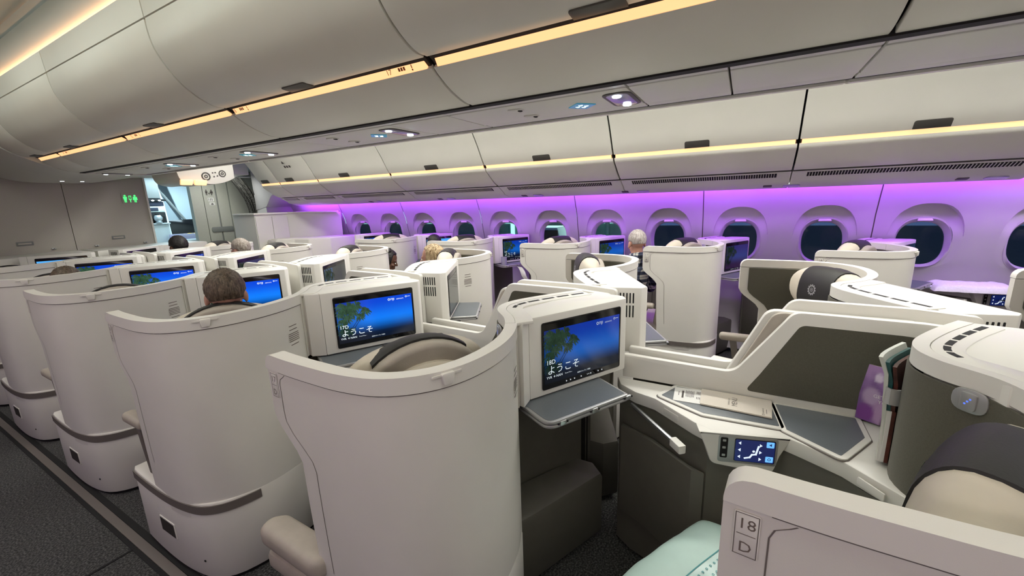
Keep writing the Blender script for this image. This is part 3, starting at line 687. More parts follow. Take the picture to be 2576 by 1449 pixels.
# closet by the window, at the front
cl = thing('closet', 'white low wardrobe with two doors in front of the curtain', 'closet', (1.9, 6.1, 0))
P = [(1.60, 6.0), (2.075, 6.0), (2.56, 5.40), (2.56, 6.55), (1.60, 6.55)]
g = G(); prism(g, P, .02, 1.44, .006); obj('carcass', g, 'closet', cl)
for a, b in ((1.605, 1.832), (1.84, 2.07)):
    g = G(); box(g, a, b, 5.985, 6.0, .04, 1.41, .003); obj('closet_door', g, 'closet', cl)
g = G(); prism(g, [(x-.015 if x < 2 else x-.05*(x > 2.2), y-.02) for x, y in P], 1.44, 1.462, .004); obj('closet_top', g, 'rim', cl)
# fairing at the end of the window bins
g = G(); F = [(6.06, 1.86), (6.2, 1.84), (6.45, 1.70), (6.6, 1.55), (6.9, 1.5), (6.9, 2.5), (6.06, 2.5)]
profx(g, F, 2.14, 2.6, .01); obj('trim_8', g, 'wall', kind='structure')
g = G(); box(g, 2.15, 2.75, 6.62, 6.9, 0, 1.7, .01); obj('trim_9', g, 'wall', kind='structure')
# night outside
g = G(); box(g, 6, 90, -40, 60, -4.6, -4.5); obj('ground', g, 'apron', kind='structure')
hb = thing('hangar', 'dim teal terminal building outside the windows', 'building', (40, 20, -4.5))
g = G(); box(g, 40, 44, 9, 60, -4.5, 9, .05); obj('facade', g, 'hangar', hb)
for k in range(12):
    for q in range(2):
        g = G(); box(g, 39.95, 40.02, 11+4*k, 13.4+4*k, -1+4*q, .6+4*q); obj('lit_window', g, 'hanglight', hb)
for k in range(4):
    g = G(); tube(g, [(39.5, 12+11*k, -4.5), (39.5, 12+11*k, 8)], .25, 8); obj('column', g, 'hanglight' if k == 1 else 'hangar', hb)
tk = thing('ground_truck', 'white service truck on the apron seen through a window', 'truck', (20, 12, -4.5))
ang = frame((20.5, 9.6, -1.9), (1, 0, 0), (0, 1, 0))
g = G(); box(g, -1, 1, -1.2, 1.2, 0, 1.0, .1, ang); obj('truck_bed', g, 'truck', tk)
g = G(); prism(g, [(-.75, 1.0), (.75, 1.0), (.7, 1.9), (-.5, 1.9)], -.8, .8, .08, ang @ frame((0, 0, 0), (0, 1, 0), (0, 0, 1))); cb = obj('truck_cab', g, 'truck', tk)
g = G(); box(g, -.86, -.78, -.55, .5, 1.15, 1.75, .03, ang); obj('windscreen', g, 'dark', tk)
for y in (-.8, .8):
    g = G(); prism(g, circ(0, 0, .4), -.15, .15, .05, ang @ frame((-.9, y, -.1), (0, 1, 0), (0, 0, 1))); obj('wheel', g, 'dark', tk)
l = bpy.data.lights.new('apron_flood', 'POINT'); l.energy = 4500; l.color = (.75, 1, .9); l.shadow_soft_size = .5
o = bpy.data.objects.new('apron_flood', l); COL.objects.link(o); o.location = (24, 8, 7)
# ================================================================== SEATS (u = inboard from the aisle edge, v = forward, z = up)
S = Path([(.033, 0), (.024, -.10), (.021, -.20), (.022, -.30), (.037, -.39), (.068, -.446), (.112, -.487), (.16, -.511), (.21, -.524), (.27, -.530), (.33, -.528), (.40, -.515), (.46, -.494), (.52, -.464), (.57, -.428), (.605, -.393), (.64, -.362), (.68, -.343), (.72, -.336), (.77, -.343), (.836, -.371), (.95, -.44), (1.062, -.52)])
S_STD = S
S18 = Path([(x, y-.052*ss(.42, .62, x)) for x, y in [tuple(p) for p in S.q[::4]]+[tuple(S.q[-1])]])
SE = S.s_at_x(.50)                     # where the open shell runs into the screen pod
ROWS = [.30, .50, .70, .80, .83, .86, .885, .91, .93, .95, .98, 1.02, 1.06, 1.084]
def s0(z): return lerp(.115, 0, ss(.825, .955, z)) + (lerp(.018, 0, ss(.3, .82, z)) if z < .82 else 0)
def sr(z): return max(0, .036*(1-math.sqrt(max(0, 1-((z-1.094)/.036)**2)))) if z > 1.094 else 0
def sub(path, a, b, n, off=0): return [tuple(path.at(a+(b-a)*i/n, off)) for i in range(n+1)]
FN = Vector((-.485, -.875)); FD = Vector((.875, -.485))      # screen face: outward normal, direction along it
F0, F1 = Vector((.530, -.520)), Vector((.988, -.774))
COLN = {'D': 'left centre column', 'G': 'right centre column', 'K': 'window column'}
def base(col, row):
    if col == 'D': FLIP[:] = [1, -1.1184, (18-row)*1.13]
    if col == 'G': FLIP[:] = [-1, 1.1184, (18-row)*1.13]
    if col == 'K': FLIP[:] = [1, 1.675, (18-row)*1.13-.436]
def T3(o, x, y): return frame(o, x, y)
def shell(col, row, label):
    global S, SE
    S = S18 if (col, row) == ('D', 18) else S_STD; SE = S.s_at_x(.50)
    um = {'D': 1.062, 'G': 1.062, 'K': .985}[col]; SL = S.s_at_x(um-.001)
    t = thing('seat_shell', label, 'shell', (.2, -.3, 0), 'curved seat shells', mirror=True)
    O = lambda n, g, m, **k: obj(n, g, m, k.pop('parent', t), mirror=True, **k)
    g = G(); wallgrid(g, S, -.033, 0, ROWS, s0, SE, 44); O('shell_panel', g, 'shell')
    g = G(); wallgrid(g, S, -.037, .002, [1.087, 1.094, 1.104, 1.114, 1.122, 1.127, 1.130], sr, SE, 44)
    O('top_rim', g, 'rim')
    g = G(); wallgrid(g, S, -.030, .002, [1.087, 1.094, 1.114, 1.127, 1.130], SE+.002, SL, 40); O('top_rim', g, 'rim')
    g = G(); wallgrid(g, S, .0005, .006, [.10]+[z for z in ROWS[1:-1]]+[1.082], lambda z: s0(z)+.045, SL, 60); O('fabric_lining', g, 'taupe')
    # pod between the shell end and the screen housing
    P = sub(S, SE, SL, 22, -.028)+[(um, -.60), (um-.10, -.555), (.80, -.50), (.66, -.47), (.57, -.48), (.515, -.510)]
    g = G(); prism(g, P, .83, 1.122, .004); O('ear_pod', g, 'shell')
    P2 = sub(S, SE, SL, 22, -.031)
    Q = sub(S, SE+.02, SL, 22, -.092); g = G(); prism(g, P2+Q[::-1], 1.118, 1.1295, .003); O('vent_ledge', g, 'rim')
    st = S.s_at_x(.665)
    for k in range(6):
        a = st+k*.074; b = a+.058
        if b > SL-.01: break
        g = G(); prism(g, sub(S, a, b, 5, -.053)+sub(S, a, b, 5, -.067)[::-1], 1.128, 1.1302); O('vent_slot', g, 'dark')
    # fine seam along the wing edge
    g = G(); vs = []; zs = [.50, .60, .70, .78, .82, .85, .88, .91, .94, .97, 1.0, 1.03, 1.05, 1.065, 1.075, 1.081]
    for z in zs:
        e = .058+.03*ss(1.05, 1.083, z)**2
        for w in (0, .0022): p = S.at(s0(z)+e+w, -.0338); vs.append((p.x, p.y, z))
    g.add(vs, [(2*i, 2*i+1, 2*i+3, 2*i+2) for i in range(len(zs)-1)]); O('wing_seam', g, 'strip_grey', sharp=0)
    g = G(); wallgrid(g, S, -.0345, -.030, [1.0835, 1.0875], .06, SE, 40); O('rim_seam', g, 'strip_grey', sharp=0)
    # coat hook
    s = S.s_at_x(.135); p = S.at(s, -.037); q = S.at(s+.01, -.037); d = (q-p).normalized(); n = Vector((d.y, -d.x))
    T = frame((p.x, p.y, 1.112), (d.x, d.y, 0), (0, 0, 1))
    g = G(); prism(g, rpoly([(-.013, -.016), (.013, -.016), (.018, .014), (-.018, .014)], .006), -.002, .010, .003, T); O('coat_hook', g, 'rim')
    g = G(); prism(g, rect(-.040, .040, .004, .011, .003), -.001, .003, .001, T); O('hook_slot', g, 'shell')
    # seat number plate on the aisle side of the wing
    s = .032; p = S.at(s, -.0335); d = (S.at(s+.01, -.0335)-p).normalized()
    T = frame((p.x, p.y, 1.042), (d.x, d.y, 0), (0, 0, 1))
    out = rect(-.0165, .0165, -.036, .036, .004)
    g = G(); prism(g, out, 0, .0022, .0008, T); pl = O('number_plate', g, 'rim')
    # lower base, bumper strip and floor lamp recess
    B = Path([(-.004, .135), (-.010, .04), (-.014, -.08), (-.014, -.22), (-.006, -.335), (.012, -.430), (.042, -.484), (.088, -.522), (.148, -.5455), (.205, -.5585), (.27, -.5645), (.335, -.5625), (.412, -.547), (.49, -.520)])
    g = G(); P = rpoly(sub(B, 0, B.L, 30)+[(.50, -.40), (.20, -.44), (.09, -.36), (.07, -.1), (.065, .13)], 0)
    P[0] = (.004, .128); prism(g, P, .018, .372, .008); O('base', g, 'shell')
    g = G(); wallgrid(g, B, -.005, .004, [.328, .330, .362, .364], .03, B.s_at_x(.13) if False else .80, 40); O('bumper_strip', g, 'strip_grey')
    g = G(); prism(g, sub(B, .02, B.L, 20, .012)+[(.50, -.42), (.09, -.36), (.06, .1)], 0, .018); O('plinth', g, 'dark')
    s = .315; p = B.at(s, -.001); d = (B.at(s+.01, -.001)-p).normalized(); T = frame((p.x, p.y, .185), (d.x, d.y, 0), (0, 0, 1))
    g = G(); prism(g, rect(-.067, .067, -.038, .038, .006), -.002, .0015, .0005, T); fr = O('floor_lamp_frame', g, 'shell')
    g = G(); prism(g, rect(-.060, .060, -.032, .032, .003), 0, .0022, 0, T); O('floor_lamp_recess', g, 'soft_dark')
    g = G(); p = B.at(.55, -.001); d = (B.at(.56, -.001)-p).normalized(); prism(g, circ(0, 0, .005, 10), 0, .001, 0, frame((p.x, p.y, .10), (d.x, d.y, 0), (0, 0, 1))); O('screw_hole', g, 'dark')
    # service notice on the rear face
    s = SE-.075; p = S.at(s, -.0335); d = (S.at(s+.01, -.0335)-p).normalized(); T = frame((p.x, p.y, .97), (d.x, d.y, 0), (0, 0, 1))
    g = G()
    for k, wd in enumerate((.05, 0, .05, 0, .062, .066, .066, .064, .066, 0, .05)):
        if wd: flat(g, rect(-wd/2, wd/2, .035-k*.0085, .0385-k*.0085), T @ Matrix.Translation((0, 0, .0008)))
    O('notice_lettering', g, 'placard', sharp=0, kind='stuff')
    # footwell lining under the pod
    g = G(); wallgrid(g, S, -.02, -.006, [.02, .40, .80], SE-.02, SL, 20); O('footwell_lining', g, 'fascia')
    g = G(); prism(g, [(.56, -.47), (.62, -.50), (.98, -.66), (1.04, -.60), (1.04, -.52), (.75, -.36), (.62, -.40)], .02, .33, .02); O('foot_rest', g, 'fascia')
    return t
def plate_text(t, col, row):
    base(col, row); s = .032; p = S.at(s, -.0335); d = (S.at(s+.01, -.0335)-p).normalized()
    pl = [c for c in t.children if c.name.startswith('number_plate')][0]
    T = frame((p.x+(-.0024)*d.y*-1*-1, p.y, 1.042), (d.x, d.y, 0), (0, 0, 1))
    n = Vector((d.x, d.y, 0)).cross(Vector((0, 0, 1))); T.translation = Vector((p.x, p.y, 1.042))+n*.0025
    if FLIP[0] < 0: T = T @ Matrix.Diagonal((-1, 1, 1, 1))
    g = G(); text(g, str(row), .024, T @ Matrix.Translation((0, .010, 0)), 'CENTER'); text(g, col, .024, T @ Matrix.Translation((0, -.028, 0)), 'CENTER'); flat(g, rect(-.012, .012, .0, .0012), T)
    o = obj('seat_number', g, 'placard', pl, sharp=0, mirror=True); o['own'] = 1
    g = G(); W, H, b = .0150, .0345, .0012
    for a in (rect(-W, W, H-b, H), rect(-W, W, -H, -H+b), rect(-W, -W+b, -H, H), rect(W-b, W, -H, H)): flat(g, a, T)
    o = obj('plate_outline', g, 'strip_grey', pl, sharp=0, mirror=True); o['own'] = 1
def housing(col, row, label, du=0, dv=0):
    um = {'D': 1.062, 'G': 1.062, 'K': .985}[col]
    t = thing('video_monitor', label, 'monitor', (.7+du, -.58+dv, .82), 'seat video monitors', mirror=True)
    D = Vector((du, dv)); f0, f1 = F0+D, F1+D
    if um < 1: f1 = f1-FD*.05
    O = lambda n, g, m, **k: obj(n, g, m, k.pop('parent', t), mirror=True, **k)
    e = f1-FN*.035+FD*.022
    P = [tuple(f0+FD*.055), tuple(f1), tuple(e), (um, -.60), (um-.08, -.52), (.82, -.47), (.70, -.43), (.60, -.46)]
    g = G(); prism(g, rpoly(P, [0, .012, .012, .01, 0, 0, 0, 0]), .826, 1.1265, .007); O('monitor_housing', g, 'rim')
    g = G(); prism(g, [tuple(F0), tuple(f0+FD*.053), (.62, -.46), (.54, -.48)], .826, 1.1262, .005); O('side_filler', g, 'rim')
    gl = f0+FD*.105+FN*.0005; L = .385 if um > 1 else .350
    T = frame((gl.x, gl.y, .848), (FD.x, FD.y, 0), (0, 0, 1))
    g = G(); prism(g, rect(0, L, 0, .252, .010), 0, .0035, .001, T); scr = O('screen', g, 'glass')
    t['glassT'] = [x for r in T for x in r]; t['glassL'] = L
    # grille on the inboard end
    a, b = Vector(e), Vector((um, -.60)); d = (b-a).normalized(); T = frame((a.x, a.y, .84), (d.x, d.y, 0), (0, 0, 1)); W = (b-a).length; n = int((W-.05)/.014)
    for k in range(n):
        for z0, z1 in ((.150, .205), (.215, .262)):
            x = .03+k*.014; g = G(); prism(g, rect(x, x+.006, z0, z1, .002, 2), -.001, .0012, 0, T); O('grille_slot', g, 'dark')
    return t
def palm(g, x, y, r, n, T, seed):
    rnd = random.Random(seed)
    for k in range(n):
        a = 2*PI*k/n+rnd.uniform(-.25, .25); L = r*rnd.uniform(.75, 1.1); w = r*.13; m = (x+L*.55*math.cos(a), y+L*.55*math.sin(a)+L*.10); e = (x+L*math.cos(a), y+L*math.sin(a)-L*.22)
        nx, ny = -math.sin(a)*w, math.cos(a)*w; c = rnd.uniform(.5, 1.25); base_ = g.col0
        g.col = tuple(q*c for q in base_)
        g.add([(x, y, 0), (m[0]+nx, m[1]+ny, 0), (e[0], e[1], 0), (m[0]-nx*1.6, m[1]-ny*1.6-L*.06, 0)], [(0, 3, 2, 1)], T)
        for q in range(3):
            f = .4+.2*q; px, py = lerp(x, e[0], f), lerp(y, e[1], f)+L*.08*(1-f); g.add([(px, py, 0), (px+w*.9, py-L*.26, 0), (px+w*1.5, py, 0)], [(0, 1, 2)], T)
def display(t, col, row, seat, br=1.0, style='palms', words=True):
    base(col, row); T = Matrix([t['glassT'][i*4:i*4+4] for i in range(4)]); L = t['glassL']
    scr = [c for c in t.children if c.name.startswith('screen')][0]
    T = T @ Matrix.Translation((0, 0, .0042)); H = .252; x0, x1, y0, y1 = .009, L-.009, .022, H-.030
    if FLIP[0] < 0: T = T @ Matrix(((-1, 0, 0, L), (0, 1, 0, 0), (0, 0, 1, 0), (0, 0, 0, 1)))
    g = G(); NX, NY = 18, 12; vs = []
    for j in range(NY+1):
        for i in range(NX+1):
            s, q = i/NX, j/NY
            if style == 'grey': c = (.045, .05, .045)  # even grey glow painted in for glare on a screen seen off-angle
            elif style == 'half': c = (.03, .09, .22) if s < .36 else (.045, .05, .045)
            else:
                sky = [lerp(a, b, ss(.38, .95, q)) for a, b in zip((.004, .20, .90), (.002, .055, .60))]
                dk = ss(.13, .56, q); c = [lerp(a, b, dk) for a, b in zip((.001, .006, .022), sky)]
                v = lerp(.45, 1, ss(0, .45, s)); c = [a*v for a in c]
                if style == 'light': c = [lerp(a, b, .55) for a, b in zip(c, (.12, .55, 1.0))]
                if style == 'violet': c = [a*.22+b for a, b in zip(c, (.018, .004, .03))]
            g.col = tuple(a*br for a in c); g.add([(lerp(x0, x1, s), lerp(y0, y1, q), 0)], [], T)
    W = NX+1; g.f = [(j*W+i, j*W+i+1, (j+1)*W+i+1, (j+1)*W+i) for j in range(NY) for i in range(NX)]; g.mi = [0]*len(g.f)
    o = obj('display', g, 'display', scr, sharp=0, mirror=True); o['own'] = 1
    if style in ('palms', 'violet', 'half') :
        g = G(); Tp = T @ Matrix.Translation((0, 0, .0006)); k = .35 if style != 'palms' else 1
        g.col0 = tuple(a*br*k for a in (.03, .075, .04))
        for (bx, by, tx, ty) in ((.015, .10, .060, .195), (.035, .085, .075, .165), (.030, .07, .05, .135), (.055, .07, .115, .145), (.06, .06, .14, .165)):
            g.col = (.004*br, .006*br, .006*br); g.add([(bx, by, 0), (bx+.004, by, 0), (tx+.002, ty, 0), (tx, ty, 0)], [(0, 1, 2, 3)], Tp)
        for i, (x, y, r) in enumerate(((.030, .195, .036), (.062, .197, .040), (.085, .185, .034), (.100, .200, .030), (.022, .165, .024), (.052, .185, .03), (.056, .140, .030), (.116, .143, .027), (.140, .168, .030), (.020, .125, .03), (.085, .158, .022))):
            x = min(max(x, x0+r*.75), x1); y = min(y, y1-r*.75); palm(g, x, y, r, 11, Tp, i)
        g.col0 = tuple(a*br*k for a in (.012, .035, .025))
        for i, (x, y, r) in enumerate(((.025, .095, .022), (.045, .088, .024), (.07, .080, .024), (.03, .075, .026), (.055, .07, .022))): palm(g, max(x, x0+r*.8), y, r, 9, Tp, 40+i)
        o = obj('palm_picture', g, 'display', scr, sharp=0, mirror=True, kind='stuff'); o['own'] = 1
    if words:
        g = G(); g.col = tuple(max(br, .75)*a for a in (.85, .95, 1.0)); Tt = T @ Matrix.Translation((0, 0, .0012))
        text(g, seat, .024, Tt @ Matrix.Translation((.016, .094, 0))); text(g, 'ようこそ', .038, Tt @ Matrix.Translation((.020, .058, 0)))
        text(g, 'YVR', .0135, Tt @ Matrix.Translation((.017, .040, 0))); text(g, 'NAN', .0135, Tt @ Matrix.Translation((.060, .040, 0)))
        px, py = .0525, .0448; flat(g, [(px-.004, py-.0007), (px+.004, py-.0005), (px+.0048, py), (px+.004, py+.0005), (px-.004, py+.0007)], Tt); flat(g, [(px-.001, py-.0042), (px+.0004, py-.0042), (px+.0018, py), (px+.0004, py+.0042), (px-.001, py+.0042)], Tt)
        text(g, 'Travel Time -', .0065, Tt @ Matrix.Translation((.100, .042, 0)))
        text(g, '画面をタップして開始', .0065, Tt @ Matrix.Translation((.160, .030, 0)))
        obj('display_lettering', g, 'display', scr, sharp=0, mirror=True)['own'] = 1
    if words or style == 'palms':
        g = G(); g.col = tuple(a*br*1.1 for a in (.80, .93, 1.0)); Tt = T @ Matrix.Translation((0, 0, .0012))
        x = x1-.108; ringf(g, x-.008, y1-.0165, .0035, .0058, 16, Tt)
        for c2 in g.f: pass
        text(g, 'FIJI', .0160, Tt @ Matrix.Translation((x, y1-.022, 0))); text(g, 'AIRWAYS', .0085, Tt @ Matrix.Translation((x+.029, y1-.022, 0)))
        ringf(g, x+.079, y1-.0125, .0028, .0046, 14, Tt); text(g, 'oneworld', .0062, Tt @ Matrix.Translation((x+.0735, y1-.022, 0))) if False else flat(g, rect(x+.085, x+.100, y1-.0135, y1-.0115), Tt)
        obj('display_logo', g, 'display', scr, sharp=0, mirror=True)['own'] = 1
    if style in ('palms', 'violet', 'grey', 'half'):
        g = G(); g.col = tuple(min(1, max(br, .35)*a*1.3) for a in (.9, .95, 1.0)); Tt = T @ Matrix.Translation((0, 0, .0012))
        for x in (.28, .33, .38, .465, .545, .565, .59, .69, .74): flat(g, circ(x*L, .0125, .0028 if x not in (.545, .565) else .002, 8), Tt)
        obj('touch_icons', g, 'display', scr, sharp=0, mirror=True)['own'] = 1
def tray(col, row, label, du=0, dv=0):
    D = Vector((du, dv)); a = F0+D+FD*.015; b = a+FD*.385; o = FN*.155
    t = thing('tray_table', label, 'tray table', (a.x+.1, a.y-.1, .80), 'folding tray tables', mirror=True)
    O = lambda n, g, m, **k: obj(n, g, m, t, mirror=True, **k)
    P = [tuple(a-FN*.06), tuple(b-FN*.06), tuple(b+o-FD*.02), tuple(a+o+FD*.0)]
    P0_ = P; P = rpoly(P, [.004, .004, .012, .045])
    for z0, z1 in ((.794, .806), (.808, .820)):
        g = G(); prism(g, P, z0, z1, .004); O('tray_leaf', g, 'silver')
    g = G(); prism(g, rpoly(inset(P0_ if area2(P0_) > 0 else P0_[::-1], .011), [.03, .008, .004, .004]), .820, .8212); O('tray_inlay', g, 'inlay')
    for f in (.16, .52, .94):
        c = a.lerp(b, f)+o*1.0; c = c-FN*.003; T = frame((c.x, c.y, .807), (FD.x, FD.y, 0), (0, 0, 1))
        g = G(); prism(g, rect(-.012, .012, -.008, .008, .002), -.004, .006, .001, T); O('tray_hinge', g, 'metal')
        for dx in (-.018, .018):
            g = G(); prism(g, circ(dx, 0, .0035, 8), -.004, .0045, 0, T); O('hinge_pin', g, 'dark')
    return t
def console(col, row, label):
    um = {'D': 1.052, 'G': 1.052, 'K': .985}[col]
    t = thing('side_console', label, 'console', (.9, 0, 0), 'side consoles', mirror=True)
    O = lambda n, g, m, **k: obj(n, g, m, k.pop('parent', t), mirror=True, **k)
    E = [(.612, -.400), (.753, -.291), (.805, -.200), (.826, -.160), (.768, .050), (.800, .105), (.913, .250), (.938, .330), (.985, .400)]
    if (col, row) == ('D', 18): E[0] = (.600, -.440)
    bk2 = [(.93, -.47), (.836, -.42), (.77, -.395), (.72, -.385), (.66, -.41)] if (col, row) == ('D', 18) else [(.93, -.42), (.836, -.362), (.77, -.334), (.72, -.327), (.68, -.334)]
    C = E+[(um, .43), (um, -.50)]+bk2
    g = G(); prism(g, C, .715, .765, .006); O('console_top', g, 'rim')
    I = [tuple(Vector(p)+Vector((.012, .004))) for p in E]
    g = G(); prism(g, I+[(um-.03, .40), (um-.03, -.48), (.72, -.322)], .02, .716); O('front_fascia', g, 'fascia')
    g = G(); prism(g, [(.775, .06), (.80, .11), (.91, .25), (.975, .385), (.95, .385), (.89, .26), (.77, .10)], .20, .60, .006); O('literature_pocket', g, 'fascia')
    k = um-1.052
    for nm, P, r in (('lid', [(.938, .238), (1.045+k, .192), (1.045+k, -.128), (.872, -.150), (.858, .080)], .012), ('lid', [(1.045+k, -.138), (1.045+k, -.372), (.912, -.372), (.765, -.289), (.862, -.160)], .010)):
        Q = rpoly(P, r); Q = Q if area2(Q) > 0 else Q[::-1]
        g = G(); prism(g, inset(Q, -.012), .764, .7715, .003); l = O('storage_lid', g, 'rim')
        g = G(); prism(g, inset(Q, .004), .7715, .7725, .0004); O('lid_inlay', g, 'inlay', parent=l)
        g = G(); prism(g, inset(Q, -.0155), .7635, .7655); O('lid_gap', g, 'strip_grey', parent=l)
    # seat control pod
    o = Vector((.762, .056)); d = Vector((.283, -.959)); T = frame((o.x, o.y, 0), (d.x, d.y, 0), (0, 0, 1))
    g = G(); prism(g, rpoly([(-.030, .764), (-.004, .70), (.012, .652), (.195, .630), (.212, .70), (.240, .764)], [.002, .02, .03, .03, .02, .002]), -.06, .008, .006, T); pod = O('control_pod', g, 'rim')
    g = G(); prism(g, rect(.030, .203, .664, .760, .010), .0085, .0095, .0004, T); O('control_bezel', g, 'silver', parent=pod)
    g = G(); prism(g, rect(.036, .058, .680, .752, .005), .009, .0115, .001, T); O('button_strip', g, 'dark', parent=pod)
    g = G(); prism(g, rect(.078, .196, .672, .752, .006), .009, .0112, .001, T); O('control_screen', g, 'display', parent=pod) if False else O('control_screen', g, 'glass', parent=pod)
    Ts = T @ Matrix.Translation((0, 0, .0115)); g = G(); g.col = (.005, .012, .085); flat(g, rect(.080, .194, .674, .750, .005), Ts)
    Ts = T @ Matrix.Translation((0, 0, .0119)); g.col = (.75, .85, 1)
    for z in (.738, .714, .690):
        flat(g, [(.096, z-.006), (.096, z+.006), (.088, z)], Ts); flat(g, [(.150, z-.010), (.150, z+.002), (.158, z-.004)], Ts)
    sp = [(.110, .686), (.124, .690), (.130, .700), (.141, .702), (.147, .730)]
    for (ax, ay), (bx, by) in zip(sp, sp[1:]):
        e = Vector((bx-ax, by-ay)).normalized()*.0028; nn = Vector((-e.y, e.x)); flat(g, [(ax-e.x+nn.x, ay-e.y+nn.y), (ax-e.x-nn.x, ay-e.y-nn.y), (bx+e.x-nn.x, by+e.y-nn.y), (bx+e.x+nn.x, by+e.y+nn.y)], Ts)
    flat(g, circ(.134, .712, .004, 10), Ts)
    for z in (.729, .678): g.col = (.16, .50, 1); flat(g, rect(.169, .191, z, z+.020, .003), Ts)
    Ts = T @ Matrix.Translation((0, 0, .0122)); g.col = (.01, .02, .10); flat(g, [(.184, .734), (.184, .744), (.176, .739)], Ts); ringf(g, .180, .688, .003, .0048, 14, Ts)
    O('control_picture', g, 'display', parent=pod, sharp=0)
    g = G(); Ts = T @ Matrix.Translation((0, 0, .0118))
    for z in (.742, .717, .690): flat(g, rect(.042, .052, z-.004, z+.004, .002), Ts)
    O('button_icon', g, 'silver', parent=pod, sharp=0)
    for a, b, f in (((.800, .105), (.913, .250), .55), ((.753, -.291), (.612, -.400), .45)):
        a, b = Vector(a), Vector(b); c = a.lerp(b, f); d = (a-b).normalized(); T = frame((c.x, c.y, .74), (d.x, d.y, 0), (0, 0, 1))
        g = G(); prism(g, rect(-.036, .036, -.011, .011, .004), -.002, .0025, .001, T); O('latch_button', g, 'rim')
    # table release lever
    g = G(); tube(g, [(.955, .345, .700), (.735, .150, .706)], .0085, 8); lv = O('release_lever', g, 'metal')
    T = frame((.725, .141, .706), (-.75, -.66, 0), (0, 0, 1)); g = G(); box(g, -.03, .024, -.014, .014, -.014, .014, .005, T); O('lever_tip', g, 'rim', parent=lv)
    # reading lamp with a blue glow on the ear
    SQ = S18 if (col, row) == ('D', 18) else S; o = SQ.at(SQ.s_at_x(.594), .0065); d = (SQ.at(SQ.s_at_x(.594)+.01, .0065)-o).normalized(); T = frame((o.x, o.y, 1.065), (-d.x, -d.y, 0), (0, 0, 1))
    g = G(); prism(g, rpoly([(-.031, -.026), (.031, -.026), (.031, .026), (-.031, .026)], .024), 0, .006, .002, T); rl = O('lamp_plate', g, 'silver')
    g = G(); prism(g, rect(-.014, .014, -.021, .021, .009), .005, .010, .002, T); O('lamp_button', g, 'silver', parent=rl)
    g = G(); Ts = T @ Matrix.Translation((0, 0, .0105)); g.col = (.12, .22, 1)
    for k in range(3): flat(g, circ(.004-.004*k, .006-.006*k, .0022, 8), Ts)
    O('lamp_glow', g, 'display', parent=rl, sharp=0)
    return t
def divider(col, row, label):
    t = thing('privacy_divider', label, 'divider', (1.068, -.2, .77), 'privacy dividers between the centre seats', mirror=True)
    O = lambda n, g, m, **k: obj(n, g, m, t, mirror=True, **k)
    hi = 0 if (col, row) == ('D', 18) else .022
    out = rpoly([(.41, .870), (-.002, .862), (-.170, 1.114+hi), (-.50, 1.112+hi), (-.66, 1.10+hi), (-.66, .768), (.41, .768)], [.01, .07, .05, .03, .02, 0, 0], 7)
    inn = rpoly([(-.045, .800), (-.085, .868), (-.192, 1.070+hi*1.5), (-.45, 1.068+hi*1.5), (-.63, 1.058+hi*1.5), (-.63, .795)], [.012, .06, .03, .02, .01, .004], 6)
    g = G(); profx(g, out, 1.054, 1.082, .006); O('divider_frame', g, 'rim')
    g = G(); profx(g, inn, 1.0525, 1.056); O('fabric_panel', g, 'taupe')
    return t
def lensr(t): return max(0, 1-abs(t)**2.6)**.62
def lens(g, a, b, c, T, n=22, m=24):
    vs = []
    for i in range(n+1):
        t = math.sin((i/n-.5)*PI*.992); e = lensr(t)
        for k in range(m):
            q = 2*PI*k/m; cs, sn = math.cos(q), math.sin(q); vs.append((a*t, b*e*math.copysign(abs(cs)**.8, cs), c*e*math.copysign(abs(sn)**.8, sn)))
    fs = [(i*m+k, i*m+(k+1) % m, (i+1)*m+(k+1) % m, (i+1)*m+k) for i in range(n) for k in range(m)]
    return g.add(vs, fs+[tuple(range(m-1, -1, -1)), tuple(n*m+k for k in range(m))], T)
